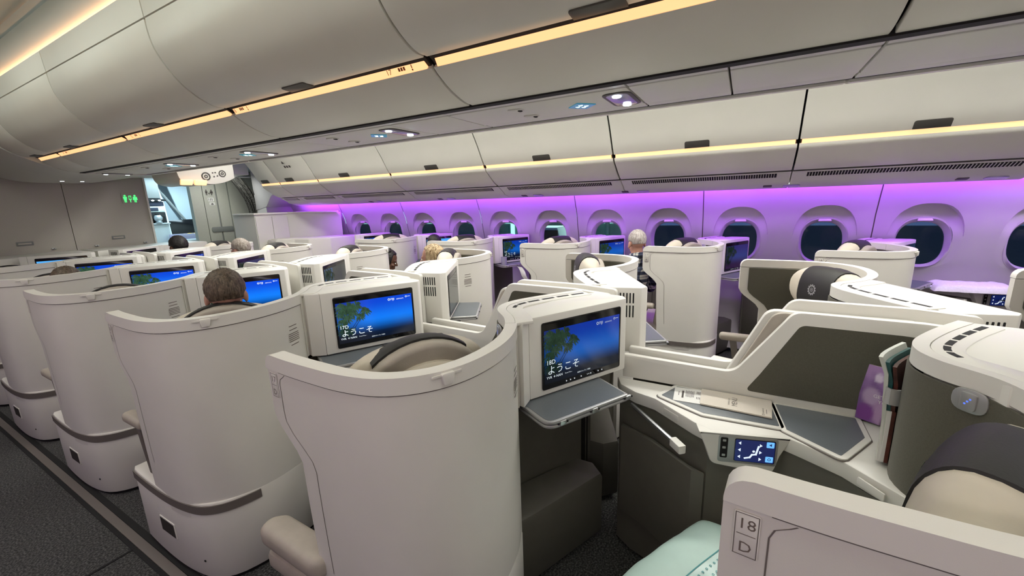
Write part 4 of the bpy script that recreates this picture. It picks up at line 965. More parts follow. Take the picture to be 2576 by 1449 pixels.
def seat(col, row, label, hz=1.055, so=(.302, -.285, 0), hs=(0, .045, -.035), hb=.066, ha=.236, arm=0):
    t = thing('airline_seat', label, 'seat', (.42, -.15, 0), 'cream leather seats', mirror=True)
    O = lambda n, g, m, **k: obj(n, g, m, k.pop('parent', t), mirror=True, **k)
    a = math.radians(28); f = Vector((math.sin(a), math.cos(a), 0)); r = Vector((math.cos(a), -math.sin(a), 0)); o = Vector(so)
    F = frame(o, r, f)                       # x across, y forward, z up
    tilt = F @ Matrix.Translation((0, .10, .42)) @ Matrix.Rotation(math.radians(9), 4, 'X')
    up = tilt @ frame((0, 0, 0), (1, 0, 0), (0, 0, 1)); dh = hz-1.045
    def arch(w, h, d): return [(-w, 0), (w, 0)]+[(w*math.cos(PI*k/20), h+dh+d*math.sin(PI*k/20)) for k in range(21)]
    g = G(); prism(g, arch(.222, .50, .215), -.005, .045, .016, up, 3); O('back_trim', g, 'trim_leather')
    g = G(); prism(g, arch(.196, .49, .175), .03, .085, .030, up, 5); O('back_pad', g, 'leather')
    g = G(); prism(g, arch(.205, .45, .15), -.075, .01, .03, up, 4); O('backrest', g, 'leather')
    for z in (.15, .30):
        g = G(); prism(g, rect(-.19, .19, z, z+.010), -.078, -.070, .003, up); O('back_seam', g, 'trim_leather')
    g = G(); n = 14; vs = []
    for k in range(n+1):
        q = PI*(.27+.46*k/n)
        for y, dz in ((-.055, -.01), (-.01, .006), (.008, .004), (.014, -.030)):
            vs.append((.228*math.cos(q), .50+dh+(.217+dz)*math.sin(q), y))
    g.add(vs, [(k*4+j, (k+1)*4+j, (k+1)*4+j+1, k*4+j+1) for k in range(n) for j in range(3)], up); O('leather_flap', g, 'black_leather')
    H = F @ Matrix.Translation((hs[0], hs[1], hz+hs[2])) @ Matrix.Rotation(math.radians(6), 4, 'X')
    g = G(); hc_ = .102*ha/.236; cw = .095*ha/.236; lens(g, ha, hb, hc_, H); hr = O('headrest', g, 'leather', sharp=60)
    g = G(); vs = []; n = 26; xs = [-.112, -.110, -.09, -.06, -.03, 0, .03, .06, .09, .110, .112]
    for i, x in enumerate(xs):
        x *= cw/.110; e = lensr(x/ha); k0 = 1.045 if 0 < i < len(xs)-1 else .98
        for k in range(n+1):
            q = -PI*.42+PI*1.30*k/n; c, s = math.cos(q), math.sin(q)
            vs.append((x, hb*k0*e*math.copysign(abs(c)**.8, c), hc_*k0*e*math.copysign(abs(s)**.8, s)))
    g.add(vs, [(i*(n+1)+k, (i+1)*(n+1)+k, (i+1)*(n+1)+k+1, i*(n+1)+k+1) for i in range(len(xs)-1) for k in range(n)], H); cv = O('headrest_cover', g, 'black_leather', parent=hr, sharp=60)
    Te = H @ frame((0, hb+.0040, .005), (-1, 0, 0), (0, 0, 1)); g = G(); ringf(g, 0, 0, .017, .023, 20, Te); ringf(g, 0, 0, .008, .011, 8, Te); flat(g, circ(0, 0, .004, 8), Te)
    for k in range(12): flat(g, circ(.0245*math.cos(k*PI/6), .0245*math.sin(k*PI/6), .0042, 8), Te)
    O('emblem', g, 'silver', parent=hr, sharp=0)
    g = G(); prism(g, rpoly(rect(-.24, .24, .08, .58), .06), .30, .43, .04, F, 4); O('seat_cushion', g, 'leather')
    g = G(); prism(g, rect(-.22, .22, .05, .56, .03), .03, .31, .01, F); O('seat_frame', g, 'darkplastic')
    # aisle armrest
    if arm:
        g = G(); prism(g, rpoly([(-.045, -.15), (.05, -.15), (.055, .12), (.02, .165), (-.035, .15)], .045), .465, .535, .024, None, 4); O('armrest', g, 'trim_leather')
        g = G(); prism(g, rpoly([(-.035, -.15), (.045, -.15), (.05, .14), (-.03, .14)], .03), .385, .445, .015); O('armrest_base', g, 'trim_leather')
    else:
        g = G(); prism(g, rpoly([(-.012, -.10), (.045, -.10), (.045, .088), (-.012, .088)], .026), .612, .658, .018, None, 4); O('armrest', g, 'trim_leather')
        g = G(); prism(g, [(-.05, .38), (-.02, .38), (.03, .62), (-.01, .62)], .012, .034, .004, frame((0, 0, 0), (0, 1, 0), (0, 0, 1))); O('armrest_post', g, 'strip_grey')
    # belt buckle lying on the frame
    T = F @ frame((.262, .38, .22), (0, 1, 0), (0, 0, 1))
    g = G(); prism(g, rect(-.03, .03, -.045, .045, .006), 0, .012, .003, T); bk_ = O('belt_buckle', g, 'dark')
    g = G(); prism(g, rect(-.012, .012, -.10, -.04, .003), 0, .006, .001, T); O('belt_strap', g, 'red', parent=bk_)
    return t
pos = {13: 'farthest', 14: 'fifth from camera', 15: 'fourth from camera', 16: 'third from camera', 17: 'second from camera', 18: 'nearest camera', 19: 'at far right edge'}
posK = {14: 'farthest forward', 15: 'second from the front', 16: 'third from the front', 17: 'beside the plaid shirted man', 18: 'under the second window from right', 19: 'at the far right, mostly out of view'}
ROWSET = {'D': range(13, 19), 'G': range(13, 20), 'K': range(14, 20)}
def where(col, row): return (posK if col == 'K' else pos)[row]
SH, MO, SEATS = {}, {}, {}
OFF = {('D', 17): (.012, .033), ('D', 16): (-.007, -.027)}
for col in 'DGK':
    first = None
    for row in ROWSET[col]:
        base(col, row); lab = 'white curved seat shell, taupe lined, %s, %s' % (COLN[col], where(col, row))
        if (col, row) == ('D', 18): t = shell(col, row, lab); S = S_STD; SE = S.s_at_x(.50)
        elif first is None: first = shell(col, row, lab); r0 = row; t = first
        else: t = dup(first, (0, -(row-r0)*1.13, 0), lab)
        SH[col, row] = t
for c, r in (('D', 17), ('D', 18), ('K', 16), ('K', 17), ('K', 18), ('K', 15), ('D', 16), ('G', 18)): plate_text(SH[c, r], c, r)
# monitors: the one for row r hangs on the shell of row r-1 ; front row on the bulkhead consoles
MON = {('D', 18): (.50, 'palms'), ('D', 17): (1.05, 'palms'), ('D', 16): (1.15, 'palms'), ('D', 15): (1.15, 'palms'), ('D', 14): (1.1, 'palms'), ('D', 13): (1.3, 'light'),
       ('G', 19): (.3, 'grey'), ('G', 18): (.6, 'palms'), ('G', 17): (.9, 'grey'), ('G', 16): (.9, 'half'), ('G', 15): (.5, 'violet'), ('G', 14): (.6, 'palms'), ('G', 13): (.03, 'grey'),
       ('K', 14): (1.1, 'palms'), ('K', 15): (1.1, 'light'), ('K', 16): (.6, 'palms'), ('K', 17): (.55, 'palms'), ('K', 18): (.7, 'violet'), ('K', 19): (.4, 'violet')}
MD = {'palms': 'blue palm beach picture', 'light': 'pale blue picture', 'grey': 'dull grey painted glare', 'half': 'half blue, half grey picture', 'violet': 'dim violet picture'}
for col in 'DGK':
    first = None
    for row in list(ROWSET[col]):
        br, st = MON[col, row]; base(col, row-1); du, dv = OFF.get((col, row-1), (0, 0))
        lab = 'white monitor with %s, %s seat %s' % (MD[st], {'D': 'left centre', 'G': 'right centre', 'K': 'window'}[col], where(col, row))
        lab = lab.replace(', mostly out of view', '')
        if first is None or (du, dv) != (0, 0):
            t = housing(col, row-1, lab, du, dv)
            if first is None: first = t; r0 = row
        else:
            t = dup(first, (0, -(row-r0)*1.13, 0), lab); t['glassT'] = list(first['glassT']); t['glassL'] = first['glassL']
        MO[col, row] = t
        display(t, col, row-1, '%d%s' % (row, col), br, st, words=(st == 'palms'))
        del_ = None
base('D', 18); housing('D', 18, 'white monitor housing at the right edge, on the nearest seat shell', .0, -.05)['own'] = 1
for t in MO.values():
    for k in ('glassT', 'glassL'): del t[k]
for col, rows in (('D', (18, 17)), ('G', (18, 17, 16)), ('K', (16, 17, 18, 19))):
    first = None
    for row in rows:
        base(col, row-1); du, dv = OFF.get((col, row-1), (0, 0)); lab = 'slate topped tray table under the monitor, %s, %s' % (COLN[col], where(col, row).replace(', mostly out of view', ''))
        if first is None or du: t = tray(col, row-1, lab, du, dv); first = first or t; r0 = row if t is first else r0
        else: t = dup(first, (0, -(row-r0)*1.13, 0), lab)
for col, rows in (('D', (18, 17, 16)), ('G', (19, 18, 17, 16)), ('K', (19, 18, 17, 16))):
    first = None
    for row in rows:
        base(col, row); lab = 'white side console with slate lids, %s, %s' % (COLN[col], where(col, row).replace(', mostly out of view', ''))
        if (col, row) == ('D', 18): console(col, row, lab)
        elif first is None: first = console(col, row, lab); r0 = row
        else: dup(first, (0, -(row-r0)*1.13, 0), lab)
for col in 'DG':
    first = None
    for row in ROWSET[col]:
        base(col, row); lab = 'white framed taupe privacy divider on the %s side, %s' % ({'D': 'left', 'G': 'right'}[col], where(col, row))
        if (col, row) == ('D', 18): divider(col, row, lab)
        elif first is None: first = divider(col, row, lab); r0 = row
        else: dup(first, (0, -(row-r0)*1.13, 0), lab)
first = None
for row in range(13, 20):
    y = (18-row)*1.13; lab = 'beige sliding screen between the two privacy dividers, %s' % pos[row]
    if first is None:
        t = first = thing('sliding_screen', lab, 'divider', (0, y-.1, .77), 'sliding screens between the dividers'); r0 = row
        for x0, x1, dv, m in ((-.032, -.010, .030, 'trim_leather'), (-.007, .030, .05, 'shell')):
            out = rpoly([(y-.0+dv, .78), (y-.145+dv, 1.10), (y-.50, 1.10), (y-.50, .78)], [.03, .05, .01, 0]); g = G(); profx(g, out, x0, x1, .006); obj('screen_leaf', g, m, t)
    else: dup(first, (0, -(row-r0)*1.13, 0), lab)
for col, rows in (('D', (18, 17, 16, 15, 14, 13)), ('G', (18, 17, 16, 15, 14, 13)), ('K', (18, 17, 16, 15, 14))):
    first = None
    for row in rows:
        base(col, row); lab = 'cream leather seat with black headrest cover, %s, %s' % (COLN[col], where(col, row))
        if (col, row) in (('D', 18), ('G', 18), ('D', 17)): t = seat(col, row, lab, *{'D18': (.985, (.312, -.400, 0), (-.03, .005, .012), .084, .265, 1), 'D17': (1.035, (.302, -.285, 0), (0, .045, -.035), .066, .236, 1), 'G18': (1.05, (.302, -.425, 0), (0, .040, -.028), .080, .272)}[col+str(row)])
        elif first is None: first = seat(col, row, lab, *((1.035,) if col == 'D' else (1.06, (.302, -.30, 0), (0, .045, .0), .072, .25))); r0 = row; t = first
        else: t = dup(first, (0, -(row-r0)*1.13, 0), lab)
        SEATS[col, row] = t
# consoles of the front row against the bulkhead
for nm, x0, x1, s, lab in (('front_console', -1.12, -.02, 1, 'white front row console below the bulkhead, left half'), ('front_console', .02, 1.12, -1, 'white front row console below the bulkhead, right half')):
    t = thing(nm, lab, 'console', ((x0+x1)/2, 6.6, 0))
    P = [(x0, 6.20), (x0, 6.9), (x1, 6.9), (x1, 6.05), (x1-.1, 6.02), (x0+.5, 6.24)] if s > 0 else [(x0, 6.05), (x0, 6.9), (x1, 6.9), (x1, 6.20), (x1-.5, 6.24), (x0+.1, 6.02)]
    P = [(x, max(y, 6.36)) for x, y in P]
    g = G(); prism(g, P, .02, 1.115, .01); obj('console_body', g, 'shell', t)
t = thing('window_console', 'low white console below the closet, beside the front window seat', 'console', (2.2, 5.6, 0))
g = G(); prism(g, rpoly([(1.86, 5.55), (1.90, 5.30), (2.12, 5.13), (2.62, 5.0), (2.66, 5.34), (2.06, 5.96), (1.70, 5.96), (1.70, 5.75)], .05), .02, 1.085, .008); obj('console_body', g, 'shell', t)
g = G(); prism(g, rpoly([(1.88, 5.55), (1.92, 5.33), (2.13, 5.16), (2.60, 5.04), (2.63, 5.33), (2.05, 5.93), (1.73, 5.93), (1.73, 5.76)], .05), 1.083, 1.094, .004); obj('console_top', g, 'rim', t)
# ================================================================== THINGS LYING ABOUT
def T_on(z, o, xd, yd): return frame((o[0], o[1], z), (*xd, 0), (*yd, 0))
def quad(g, P, z0, z1): return prism(g, P, z0, z1)
def receipt(col, row, P, label):
    base(col, row); t = thing('receipt', label, 'paper', (sum(p[0] for p in P)/4, sum(p[1] for p in P)/4, .7725), mirror=True)
    g = G(); prism(g, P, .7730, .7742); obj('sheet', g, 'paper', t, mirror=True)
    a, b, c, d = [Vector(p) for p in P]            # a->b across (towards aft), a->d towards the seat
    g = G(); rnd = random.Random(3)
    def at(x, y): p = a.lerp(b, x).lerp(d.lerp(c, x), y); return (p.x, p.y)
    def bar(x, w, y0, y1): q = [at(x, y0), at(x+w, y0), at(x+w, y1), at(x, y1)]; g.add([(px, py, .7745) for px, py in q], [(0, 1, 2, 3) if area2(q) > 0 else (3, 2, 1, 0)])
    bar(.16, .02, .3, .6); bar(.28, .07, .22, .75)
    for k in range(7): bar(.42+.045*k, .018, .16+.03*(k % 2), .62+.05*rnd.random())
    for k in range(3): bar(.80+.05*k, .02, .15, .35); bar(.80+.05*k, .02, .55, .70)
    obj('print_lines', g, 'ink', t, sharp=0, mirror=True, kind='stuff')
    return t
receipt('D', 18, [(1.030, .195), (1.040, .096), (.921, .090), (.914, .187)], 'white printed slip beside the menu card on the nearest slate lid')
receipt('D', 17, [(1.040, .190), (1.042, .080), (.930, .075), (.930, .182)], 'white printed slip on the console behind the second seat shell')
receipt('G', 18, [(.855, .214), (.843, .104), (.959, .104), (.968, .208)], 'white printed slip on the far console across the divider')
base('D', 18); o = Vector((FLIP[1], FLIP[2]))
t = thing('menu_card', 'cream folded menu card with MENU printed on it on the slate lid', 'menu', (.98, 0, .7725), mirror=True)
P = [(1.046, .100), (1.050, -.130), (.914, -.124), (.918, .096)]
for k, (dz, dx) in enumerate(((0, .002), (.0022, 0))):
    g = G(); prism(g, [(x-dx, y-dx) for x, y in P], .7748+dz, .7766+dz); obj('card_leaf', g, 'menu', t, mirror=True)
T = frame((.946, -.022, .7791), (1, 0, 0), (0, 1, 0)); g = G(); text(g, 'MENU', .025, T); text(g, 'BUSINESS CLASS', .0075, T @ Matrix.Translation((.004, .024, 0)))
text(g, 'FIJI AIRWAYS', .0072, T @ Matrix.Translation((-.015, -.082, 0))); text(g, 'welcome aboard', .0042, T @ Matrix.Translation((-.012, -.091, 0))) if False else flat(g, rect(-.012, .020, -.090, -.0885), T); ringf(g, -.022, -.079, .0028, .0042, 12, T)
obj('menu_lettering', g, 'ink', t, sharp=0, mirror=True)
# magazines held against the ear of the nearest shell
sm = S18.s_at_x(.775)
for k, (off, m, z, lab) in enumerate(((.008, 'magcover', 1.055, 'dark covered magazine held against the nearest ear panel, innermost'), (.016, 'magteal', 1.068, 'teal edged magazine between two others against the nearest ear panel'), (.024, 'gold', 1.085, 'pale fanned magazine outermost against the nearest ear panel'))):
    t = thing('magazine', lab, 'magazine', (.72, -.36, .775), 'magazines in the holder', mirror=True)
    A = sub(S18, sm-.002*k, sm+.175, 6, off); B_ = sub(S18, sm-.002*k, sm+.175, 6, off+.0065)
    A = [(x, y) for x, y in A]; g = G(); n = 7; vs = []
    for z_, dv in ((.775, 0), (.90, .002), (z-.05, .006+.004*k), (z, .014+.010*k)):
        for (x, y) in A: vs.append((x-.3*dv*(k), y+dv, z_))
        for (x, y) in B_: vs.append((x-.3*dv*k, y+dv+.002, z_))
    fs = []
    for r_ in range(3):
        a, b = r_*14, (r_+1)*14
        for i in range(6): fs += [(a+i+1, a+i, b+i, b+i+1), (a+7+i, a+8+i, b+8+i, b+7+i)]
        fs += [(a, a+7, b+7, b), (a+13, a+6, b+6, b+13)]
    fs += [tuple([42+i for i in range(7)]+[49+i for i in range(6, -1, -1)])]
    g.add(vs, fs); obj('pages', g, m, t, mirror=True, sharp=30)
    g = G(); p = S18.at(sm-.004, off+.004); box(g, p.x-.0015, p.x+.0015, p.y-.004, p.y+.004, .777, .93); obj('spine', g, 'paper' if k else 'magcover', t, mirror=True)
t = thing('magazine_strap', 'silver strap clip holding the magazines to the ear panel', 'strap', (.70, -.36, .98), mirror=True)
p = S18.at(sm-.012, .028); g = G()
wall_ = Path([tuple(S18.at(sm+.12, .036)), tuple(S18.at(sm+.03, .038)), tuple(S18.at(sm-.008, .036)), tuple(S18.at(sm-.022, .022)), tuple(S18.at(sm-.016, .004))])
wallgrid(g, wall_, -.002, .002, [.955, .958, .997, 1.0], 0, wall_.L, 16); obj('strap_band', g, 'silver', t, mirror=True)
# safety brochure
t = thing('brochure', 'purple brochure reading GET TO KNOW YOUR, leaning behind the magazines', 'brochure', (1.0, -.42, .775), mirror=True)
d = Vector((-.50, -.866)); T = frame((1.048, -.368, .7735), (d.x, d.y, 0), (.06, -.03, 1))
def pcol(x, y):
    c = Vector((.20, .10, .30)).lerp(Vector((.44, .26, .55)), ss(.45, 1, y+.3*noise.noise((x*6, y*6, 0))))
    for cx, cy, r, q in ((.30, .80, .10, (.80, .68, .86)), (.78, .82, .10, (.85, .78, .92)), (.22, .45, .20, (.50, .36, .56)), (.62, .62, .15, (.12, .07, .20)), (.50, .20, .30, (.48, .30, .52)), (.15, .15, .2, (.22, .06, .30))):
        w_ = 1-ss(r*.6, r, math.hypot(x-cx, y-cy)); c = c.lerp(Vector(q), w_)
    return tuple(c.lerp(Vector((.015, .012, .02)), ss(.35, .0, y-.4*x+.28) if x > .45 else 0))
g = G(); g.col = (.5, .4, .5); prism(g, rect(0, .145, 0, .190), -.003, 0, 0, T); obj('card', g, 'menu', t, mirror=True)
g = G(); N = 24
for j in range(N+1):
    for i in range(N+1): g.col = pcol(i/N, j/N); g.add([(.145*i/N, .190*j/N, .0006)], [], T)
g.f = [(j*(N+1)+i, j*(N+1)+i+1, (j+1)*(N+1)+i+1, (j+1)*(N+1)+i) for j in range(N) for i in range(N)]; g.mi = [0]*len(g.f)
obj('cover_picture', g, 'print', t, sharp=0, mirror=True)
g = G(); T2 = T @ Matrix.Translation((0, 0, .0012)); text(g, 'GET TO KNOW', .0155, T2 @ Matrix.Translation((.036, .086, 0))); text(g, 'YOUR SEAT', .0155, T2 @ Matrix.Translation((.050, .070, 0))); text(g, 'FIJI', .014, T2 @ Matrix.Translation((.085, .026, 0)))
obj('cover_lettering', g, 'paper', t, sharp=0, mirror=True)
# wrapped quilt on the nearest seat
t = thing('quilt_pack', 'pale mint quilt in a plastic wrap on the nearest cream seat', 'quilt', (.50, (.02), .43), mirror=True)
a = math.radians(28); F = frame((.302+.13, -.285+.265, .432), (math.cos(a), -math.sin(a), 0), (math.sin(a), math.cos(a), 0))
g = G(); nx, ny = 26, 26; vs = []
def qz(x, y): return .100*(max(0, 1-abs(x)**4)*max(0, 1-abs(y)**4))**.38*(1-.10*math.exp(-((y-.05)/.07)**2)-.05*math.exp(-((x-.35)/.08)**2))+.006*noise.noise((x*3, y*3, 1))
for j in range(ny+1):
    for i in range(nx+1): x, y = i/nx*2-1, j/ny*2-1; vs.append((x*.235, y*.205, qz(x, y)))
fs = [(j*(nx+1)+i, j*(nx+1)+i+1, (j+1)*(nx+1)+i+1, (j+1)*(nx+1)+i) for j in range(ny) for i in range(nx)]; L = len(vs)
g.add(vs, fs, F); g.add([(-.235, -.205, -.001), (.235, -.205, -.001), (.235, .205, -.001), (-.235, .205, -.001)], [(3, 2, 1, 0)], F); obj('quilt', g, 'mint', t, mirror=True, sharp=70)
g = G(); vs = []
for i in range(15):
    for k in range(4): x, y = lerp(-.96, .96, i/14), -.02+.11*k; vs.append((x*.235, y*.205, qz(x, y)+.004))
g.add(vs, [(i*4+k, (i+1)*4+k, (i+1)*4+k+1, i*4+k+1) for i in range(14) for k in range(3)], F); bd = obj('wrap_band', g, 'wrap', t, mirror=True, sharp=70)
g = G(); rnd = random.Random(5)
for i in range(26):
    for k in range(3):
        x, y = lerp(-.93, .93, i/25), (.04+.09*k); z = qz(x, y)+.0055; ringf(g, 0, 0, .0016, .0036, 6, F @ Matrix.Translation((x*.235, y*.205, z)))
for y in (-.01, .30):
    for i in range(13):
        x0, x1 = lerp(-.95, .95, i/14), lerp(-.95, .95, (i+1)/14); g.add([(x0*.235, y*.205, qz(x0, y)+.0052), (x1*.235, y*.205, qz(x1, y)+.0052), (x1*.235, y*.205+.003, qz(x1, y)+.0052), (x0*.235, y*.205+.003, qz(x0, y)+.0052)], [(0, 1, 2, 3)], F)
obj('band_pattern', g, 'tealink', bd, mirror=True, sharp=0, kind='stuff')
# quilt, cards and cloth by the right hand window seat
base('K', 19)
t = thing('folded_quilt', 'folded white quilt lying on the window console at right', 'quilt', (.80, .1, .775), mirror=True)
g = G(); nx, ny = 20, 30; vs = []
for j in range(ny+1):
    for i in range(nx+1):
        x, y = i/nx*2-1, j/ny*2-1; z = .048*(max(0, 1-x**6)*max(0, 1-y**8))**.4+.010*noise.noise((x*2.5, y*4, 3)); vs.append((.81+x*.135-.02*y, .08+y*.235, .775+max(0, z)))
g.add(vs, [(j*(nx+1)+i, j*(nx+1)+i+1, (j+1)*(nx+1)+i+1, (j+1)*(nx+1)+i) for j in range(ny) for i in range(nx)]); obj('quilt', g, 'towel', t, mirror=True, sharp=80)
t = thing('wrapped_cutlery', 'shiny wrapped packet beside the folded quilt at right', 'packet', (.76, .36, .775), mirror=True)
g = G(); prism(g, rpoly(rect(-.03, .03, -.075, .075), .02), 0, .028, .012, T_on(.775, (.76, .36), (1, .3), (-.3, 1)), 4); obj('packet', g, 'steel', t, mirror=True)
t = thing('red_amenity_bag', 'dark red bag behind the shell at the right edge', 'bag', (.60, -.21, .775), mirror=True)
g = G(); prism(g, rpoly(rect(-.05, .05, -.04, .04), .02), 0, .21, .03, T_on(.775, (.60, -.215), (1, 0), (0, 1)), 4); obj('bag_body', g, 'red', t, mirror=True)
g = G(); tube(g, [(.57, -.215, .975), (.58, -.215, 1.0), (.62, -.215, 1.0), (.63, -.215, .975)], .006, 6); obj('bag_handle', g, 'red', t, mirror=True)
# drink on the tray of the third window seat
base('K', 15)
t = thing('drinking_glass', 'short glass of brown drink on the tray under a window monitor', 'glass', (.42, -.62, .821), mirror=True)
cx, cy = 2.20-FLIP[1], 2.315-FLIP[2]; BASE[t] = Vector((2.20, 2.315, .821)); t.location = BASE[t]
g = G(); prism(g, circ(cx, cy, .030), .822, .826, .001); prism(g, circ(cx, cy, .028), .826, .868, .001); obj('drink', g, 'drink', t, mirror=True)
g = G(); n = 20; vs = [(*circ(cx, cy, r_, n)[i], z) for r_, z in ((.031, .822), (.034, .910), (.032, .910), (.0295, .828)) for i in range(n)]
g.add(vs, [(r_*n+i, r_*n+(i+1) % n, (r_+1)*n+(i+1) % n, (r_+1)*n+i) for r_ in range(3) for i in range(n)]); obj('glass_wall', g, 'lens', t, mirror=True)
t = thing('paper_napkin', 'white paper napkin hanging at the wing edge of a window shell', 'napkin', (1.76, 1.9, .8))
g = G(); vs = []
for i in range(9):
    for k in range(4): vs.append((1.74+.035*k+.01*math.sin(i), 1.90-.012*i+.02*math.sin(k*2), .90-.020*i-.012*k))
g.add(vs, [(i*4+k, i*4+k+1, (i+1)*4+k+1, (i+1)*4+k) for i in range(8) for k in range(3)]); obj('napkin', g, 'whitecloth', t)
# ================================================================== PEOPLE
def cap(g, a, b, ra, rb, n=10):
    a, b = Vector(a), Vector(b); d = b-a; N = 6; pts = []; rs = []
    u = d.normalized()
    for k in range(4): q = PI/2*(1-k/3); pts.append(a-u*ra*math.sin(q)); rs.append(max(.0008, ra*math.cos(q)))
    for k in range(1, 4): pts.append(a.lerp(b, k/4)); rs.append(lerp(ra, rb, k/4))
    for k in range(4): q = PI/2*k/3; pts.append(b+u*rb*math.sin(q)); rs.append(max(.0008, rb*math.cos(q)))
    return tube(g, pts, rs, n)
def remesh(g, T, vox, smooth=4):
    me = bpy.data.meshes.new('r'); me.from_pydata([tuple(v) for v in g.v], [], g.f); o = bpy.data.objects.new('r', me); COL.objects.link(o)
    m = o.modifiers.new('r', 'REMESH'); m.mode = 'VOXEL'; m.voxel_size = vox
    s = o.modifiers.new('s', 'SMOOTH'); s.factor = .5; s.iterations = smooth
    bpy.context.view_layer.update(); e = bpy.data.meshes.new_from_object(o.evaluated_get(bpy.context.evaluated_depsgraph_get()))
    q = G(); q.add([v.co.copy() for v in e.vertices], [tuple(p.vertices) for p in e.polygons], T)
    bpy.data.objects.remove(o); bpy.data.meshes.remove(me); bpy.data.meshes.remove(e)
    return q
def person(label, xy, z0, head_dir, skin, hair, top, bottom, lean=.18, s=1.0, style='short', nod=0, pose='sit', turn=0):
    """local frame: x right, y forward, z up, origin under the pelvis on the seat"""
    a = math.radians(head_dir); T = frame((xy[0], xy[1], z0), (math.cos(a), -math.sin(a), 0), (math.sin(a), math.cos(a), 0)) @ Matrix.Scale(s, 4)
    t = thing('person', label, 'person', (xy[0], xy[1], z0)); L = lambda y, z: y-lean*max(0, z-.1)
    P = lambda x, y, z: (x, L(y, z), z)
    nk = Vector(P(0, -.03, .60)); hc = Vector(P(0, .0, .745)); Hm = Matrix.Translation(hc) @ Matrix.Rotation(math.radians(turn), 4, 'Z') @ Matrix.Rotation(math.radians(-nod), 4, 'X')
    sh = [Vector(P(x, -.02, .52)) for x in (-.19, .19)]
    el = [Vector((x, L(.02, .3)+.06, .27)) for x in (-.245, .245)]; wr = [Vector((x, .26, .20)) for x in (-.13, .13)]
    hip = [Vector((x, 0, .09)) for x in (-.10, .10)]
    if pose == 'sit': kn = [Vector((x, .44, .10)) for x in (-.12, .12)]; an = [Vector((x, .48, -.30)) for x in (-.12, .12)]; toe = [k+Vector((0, .14, -.05)) for k in an]
    else: kn = [Vector((x, .38, .02)) for x in (-.12, .12)]; an = [Vector((x, .02, -.10)) for x in (-.11, .11)]; toe = [k+Vector((0, -.10, -.05)) for k in an]
    g = G()                                       # ---- one continuous body
    ellip(g, (0, -.012, .035), (.074, .096, .088), 20, 14, Hm); ellip(g, (0, .030, -.045), (.054, .060, .068), 18, 12, Hm); ellip(g, (0, .052, -.092), (.026, .024, .020), 12, 8, Hm)
    for x in (-1, 1):
        ellip(g, (x*.077, -.005, -.012), (.012, .020, .031), 10, 8, Hm); ellip(g, (x*.042, .058, -.030), (.022, .022, .018), 10, 8, Hm)
    g2 = G(); cap(g2, (0, .084, .016), (0, .104, -.022), .008, .013); ellip(g2, (0, .088, -.060), (.024, .010, .009), 12, 8); ellip(g2, (0, .076, .022), (.055, .016, .010), 14, 8)
    g.add([Hm @ v for v in g2.v], g2.f)
    cap(g, hc+Vector((0, -.012, -.04)), nk, .050, .058); cap(g, nk, P(0, -.02, .46), .060, .11)
    cap(g, P(0, -.02, .44), P(0, 0, .12), .13, .12)
    for i in (0, 1):
        cap(g, (sh[i]+Vector(P(0, -.02, .5)))/2, sh[i], .07, .06); cap(g, sh[i], el[i], .052, .042); cap(g, el[i], wr[i], .040, .027)
        dr = (wr[i]-el[i]).normalized(); pc = wr[i]+dr*.05; cap(g, wr[i], pc, .026, .033)
        for k, (fl, fx) in enumerate(((.062, -.026), (.070, -.009), (.066, .009), (.052, .025))):
            b0 = pc+Vector((fx, 0, 0))+dr*.025; b1 = b0+dr*fl*.55+Vector((0, 0, -.004)); cap(g, b0, b1, .0095, .009, 8); cap(g, b1, b1+dr*fl*.35+Vector((0, 0, -.022)), .009, .0075, 8)
        sg = 1 if i == 0 else -1; th = wr[i]+dr*.02+Vector((sg*.030, 0, 0)); cap(g, th, th+dr*.035+Vector((sg*.018, 0, -.006)), .011, .009, 8)
        cap(g, hip[i], kn[i], .080, .058); cap(g, kn[i], an[i], .052, .036); cap(g, an[i], toe[i], .036, .028)
    obj('body', remesh(g, T, .0075), skin, t, sharp=0 if False else 80)
    for x in (-.031, .031):
        g = G(); ellip(g, (x, .080, -.002), (.012, .008, .008), 10, 8, T @ Hm); obj('eye', g, 'paper', t); g = G(); ellip(g, (x, .0862, -.002), (.0055, .003, .0055), 8, 6, T @ Hm); obj('pupil', g, 'dark', t)
    g = G()                                       # ---- shirt or jacket
    cap(g, P(0, -.02, .455), P(0, 0, .06), .142, .150); cap(g, P(0, -.03, .585), P(0, -.02, .47), .073, .12)
    for i in (0, 1):
        cap(g, P(0, -.02, .53), sh[i], .070, .068); cap(g, sh[i], el[i], .064, .056); cap(g, el[i], wr[i].lerp(el[i], .12), .054, .040)
    obj('top_garment', remesh(g, T, .011), top, t, sharp=80)
    g = G(); n = 20; vs = []
    for k, (r_, dz) in enumerate(((.066, -.03), (.064, .012), (.066, .028), (.073, .026), (.079, -.03))):
        for i in range(n): q = 2*PI*i/n; vs.append(nk+Vector((r_*math.cos(q), r_*math.sin(q)*1.02-.004, dz+.022-.018*math.sin(q))))
    g.add(vs, [(k*n+i, k*n+(i+1) % n, (k+1)*n+(i+1) % n, (k+1)*n+i) for k in range(4) for i in range(n)], T); obj('collar', g, top, t)
    g = G(); cap(g, (0, 0, .10), (0, .02, .06), .155, .150)
    for i in (0, 1): cap(g, hip[i], kn[i], .094, .072); cap(g, kn[i], an[i], .070, .052)
    obj('trousers', remesh(g, T, .012), bottom, t, sharp=80)
    for i in (0, 1):
        g = G(); cap(g, T @ an[i], T @ toe[i], .044, .036); obj('shoe', g, 'dark', t)
    # ---- hair
    g = G(); ell = G(); nu, nv = 64, 44; ellip(ell, (0, 0, 0), (1, 1, 1), nu, nv); vs = []
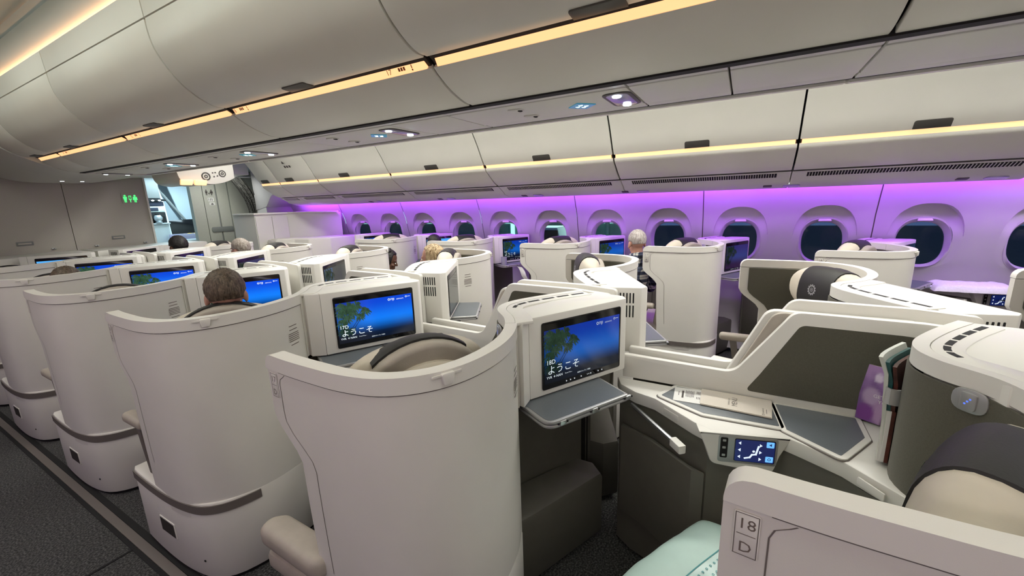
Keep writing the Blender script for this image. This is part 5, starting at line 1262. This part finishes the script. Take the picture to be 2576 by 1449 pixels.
    for v in ell.v:
        d = v.normalized(); front = d.y; k = 1.0; R = Vector((.083, .103, .098))
        hide = ss(.50, .66, front)*ss(.62, .38, d.z)+ss(-.12, -.30, d.z)*ss(-.35, -.05, front)+ss(-.48, -.62, d.z)
        if style in ('long', 'braid'): hide = ss(.40, .60, front)*ss(.70, .45, d.z)
        if style == 'thin': R *= .97
        k = lerp(1, .80, min(1, hide)); nz = noise.noise((d.x*9, d.y*9, d.z*3.2))*.045+noise.noise((d.x*24, d.y*24, d.z*8))*.030
        if style == 'thin': nz *= .25
        p = Vector((d.x*R.x, d.y*R.y, d.z*R.z))*(k+(nz if hide < .5 else 0))+Vector((0, -.014, .036))
        if style == 'long' and d.z < .1 and hide < .6: p.z += d.z*.17; p.x *= 1+.35*ss(.1, -.6, d.z); p.y -= .015*ss(.1, -.7, d.z)
        vs.append(p)
    g.add(vs, ell.f, T @ Hm); obj('hair', g, hair, t, sharp=0 if style == 'long' else 60)
    if style == 'braid':
        for k in range(7):
            x = -.06+.02*k; pts = [(x*.9, .045-.05, .125-.02*abs(x)*8), (x*1.1, -.02, .139-abs(x)*.4), (x*1.15, -.075, .112-abs(x)*.3), (x, -.112, .045), (x*.6, -.118, -.01)]
            g = G(); tube(g, pts, .0085, 6, T @ Hm); obj('braid', g, hair, t)
        g = G(); ellip(g, (0, -.125, -.015), (.035, .028, .03), 12, 8, T @ Hm); obj('hair_bun', g, hair, t)
    return t
hd = 27
base('D', 16); person('brown haired man in a dark jacket seated with his back to us', (-.69, 2.19), .43, hd, 'skin', 'hair_brown', 'jacket', 'navy', lean=.30, s=.95, nod=6)
person('brown haired person whose head just shows over the far left seat shell', (-.70, 4.25), .325, hd, 'skin', 'hair_brown', 'navy', 'navy', lean=.30, s=.97)
person('grey haired person seen from behind in the right centre column', (.64, 4.93), .36, -20, 'skin', 'hair_grey', 'navy', 'navy', lean=.30, s=.98, style='short')
person('black haired person in front of the galley opening', (.43, 5.72), .385, -5, 'skin_dark', 'hair_black', 'blackcloth', 'blackcloth', lean=.34, s=1.0)
person('woman with long blonde hair seen from behind', (.86, 2.42), .34, -20, 'skin', 'hair_blonde', 'whitecloth', 'navy', lean=.28, s=.97, style='long')
person('dark haired person low in a window seat, lit by a blue screen', (2.12, 3.35), .33, 15, 'skin', 'hair_black', 'navy', 'navy', lean=.24, s=.95)
person('woman with black braids crouching in the right aisle, in profile', (1.465, 3.32), .205, 135, 'skin_dark', 'hair_black', 'blackcloth', 'blackcloth', lean=.02, s=.97, style='braid', nod=22, pose='kneel')
person('balding silver haired man in a plaid shirt seated by the window', (1.85, .83), .485, 50, 'skin', 'hair_silver', 'plaid', 'blackcloth', lean=.16, s=.88, style='thin', nod=8)
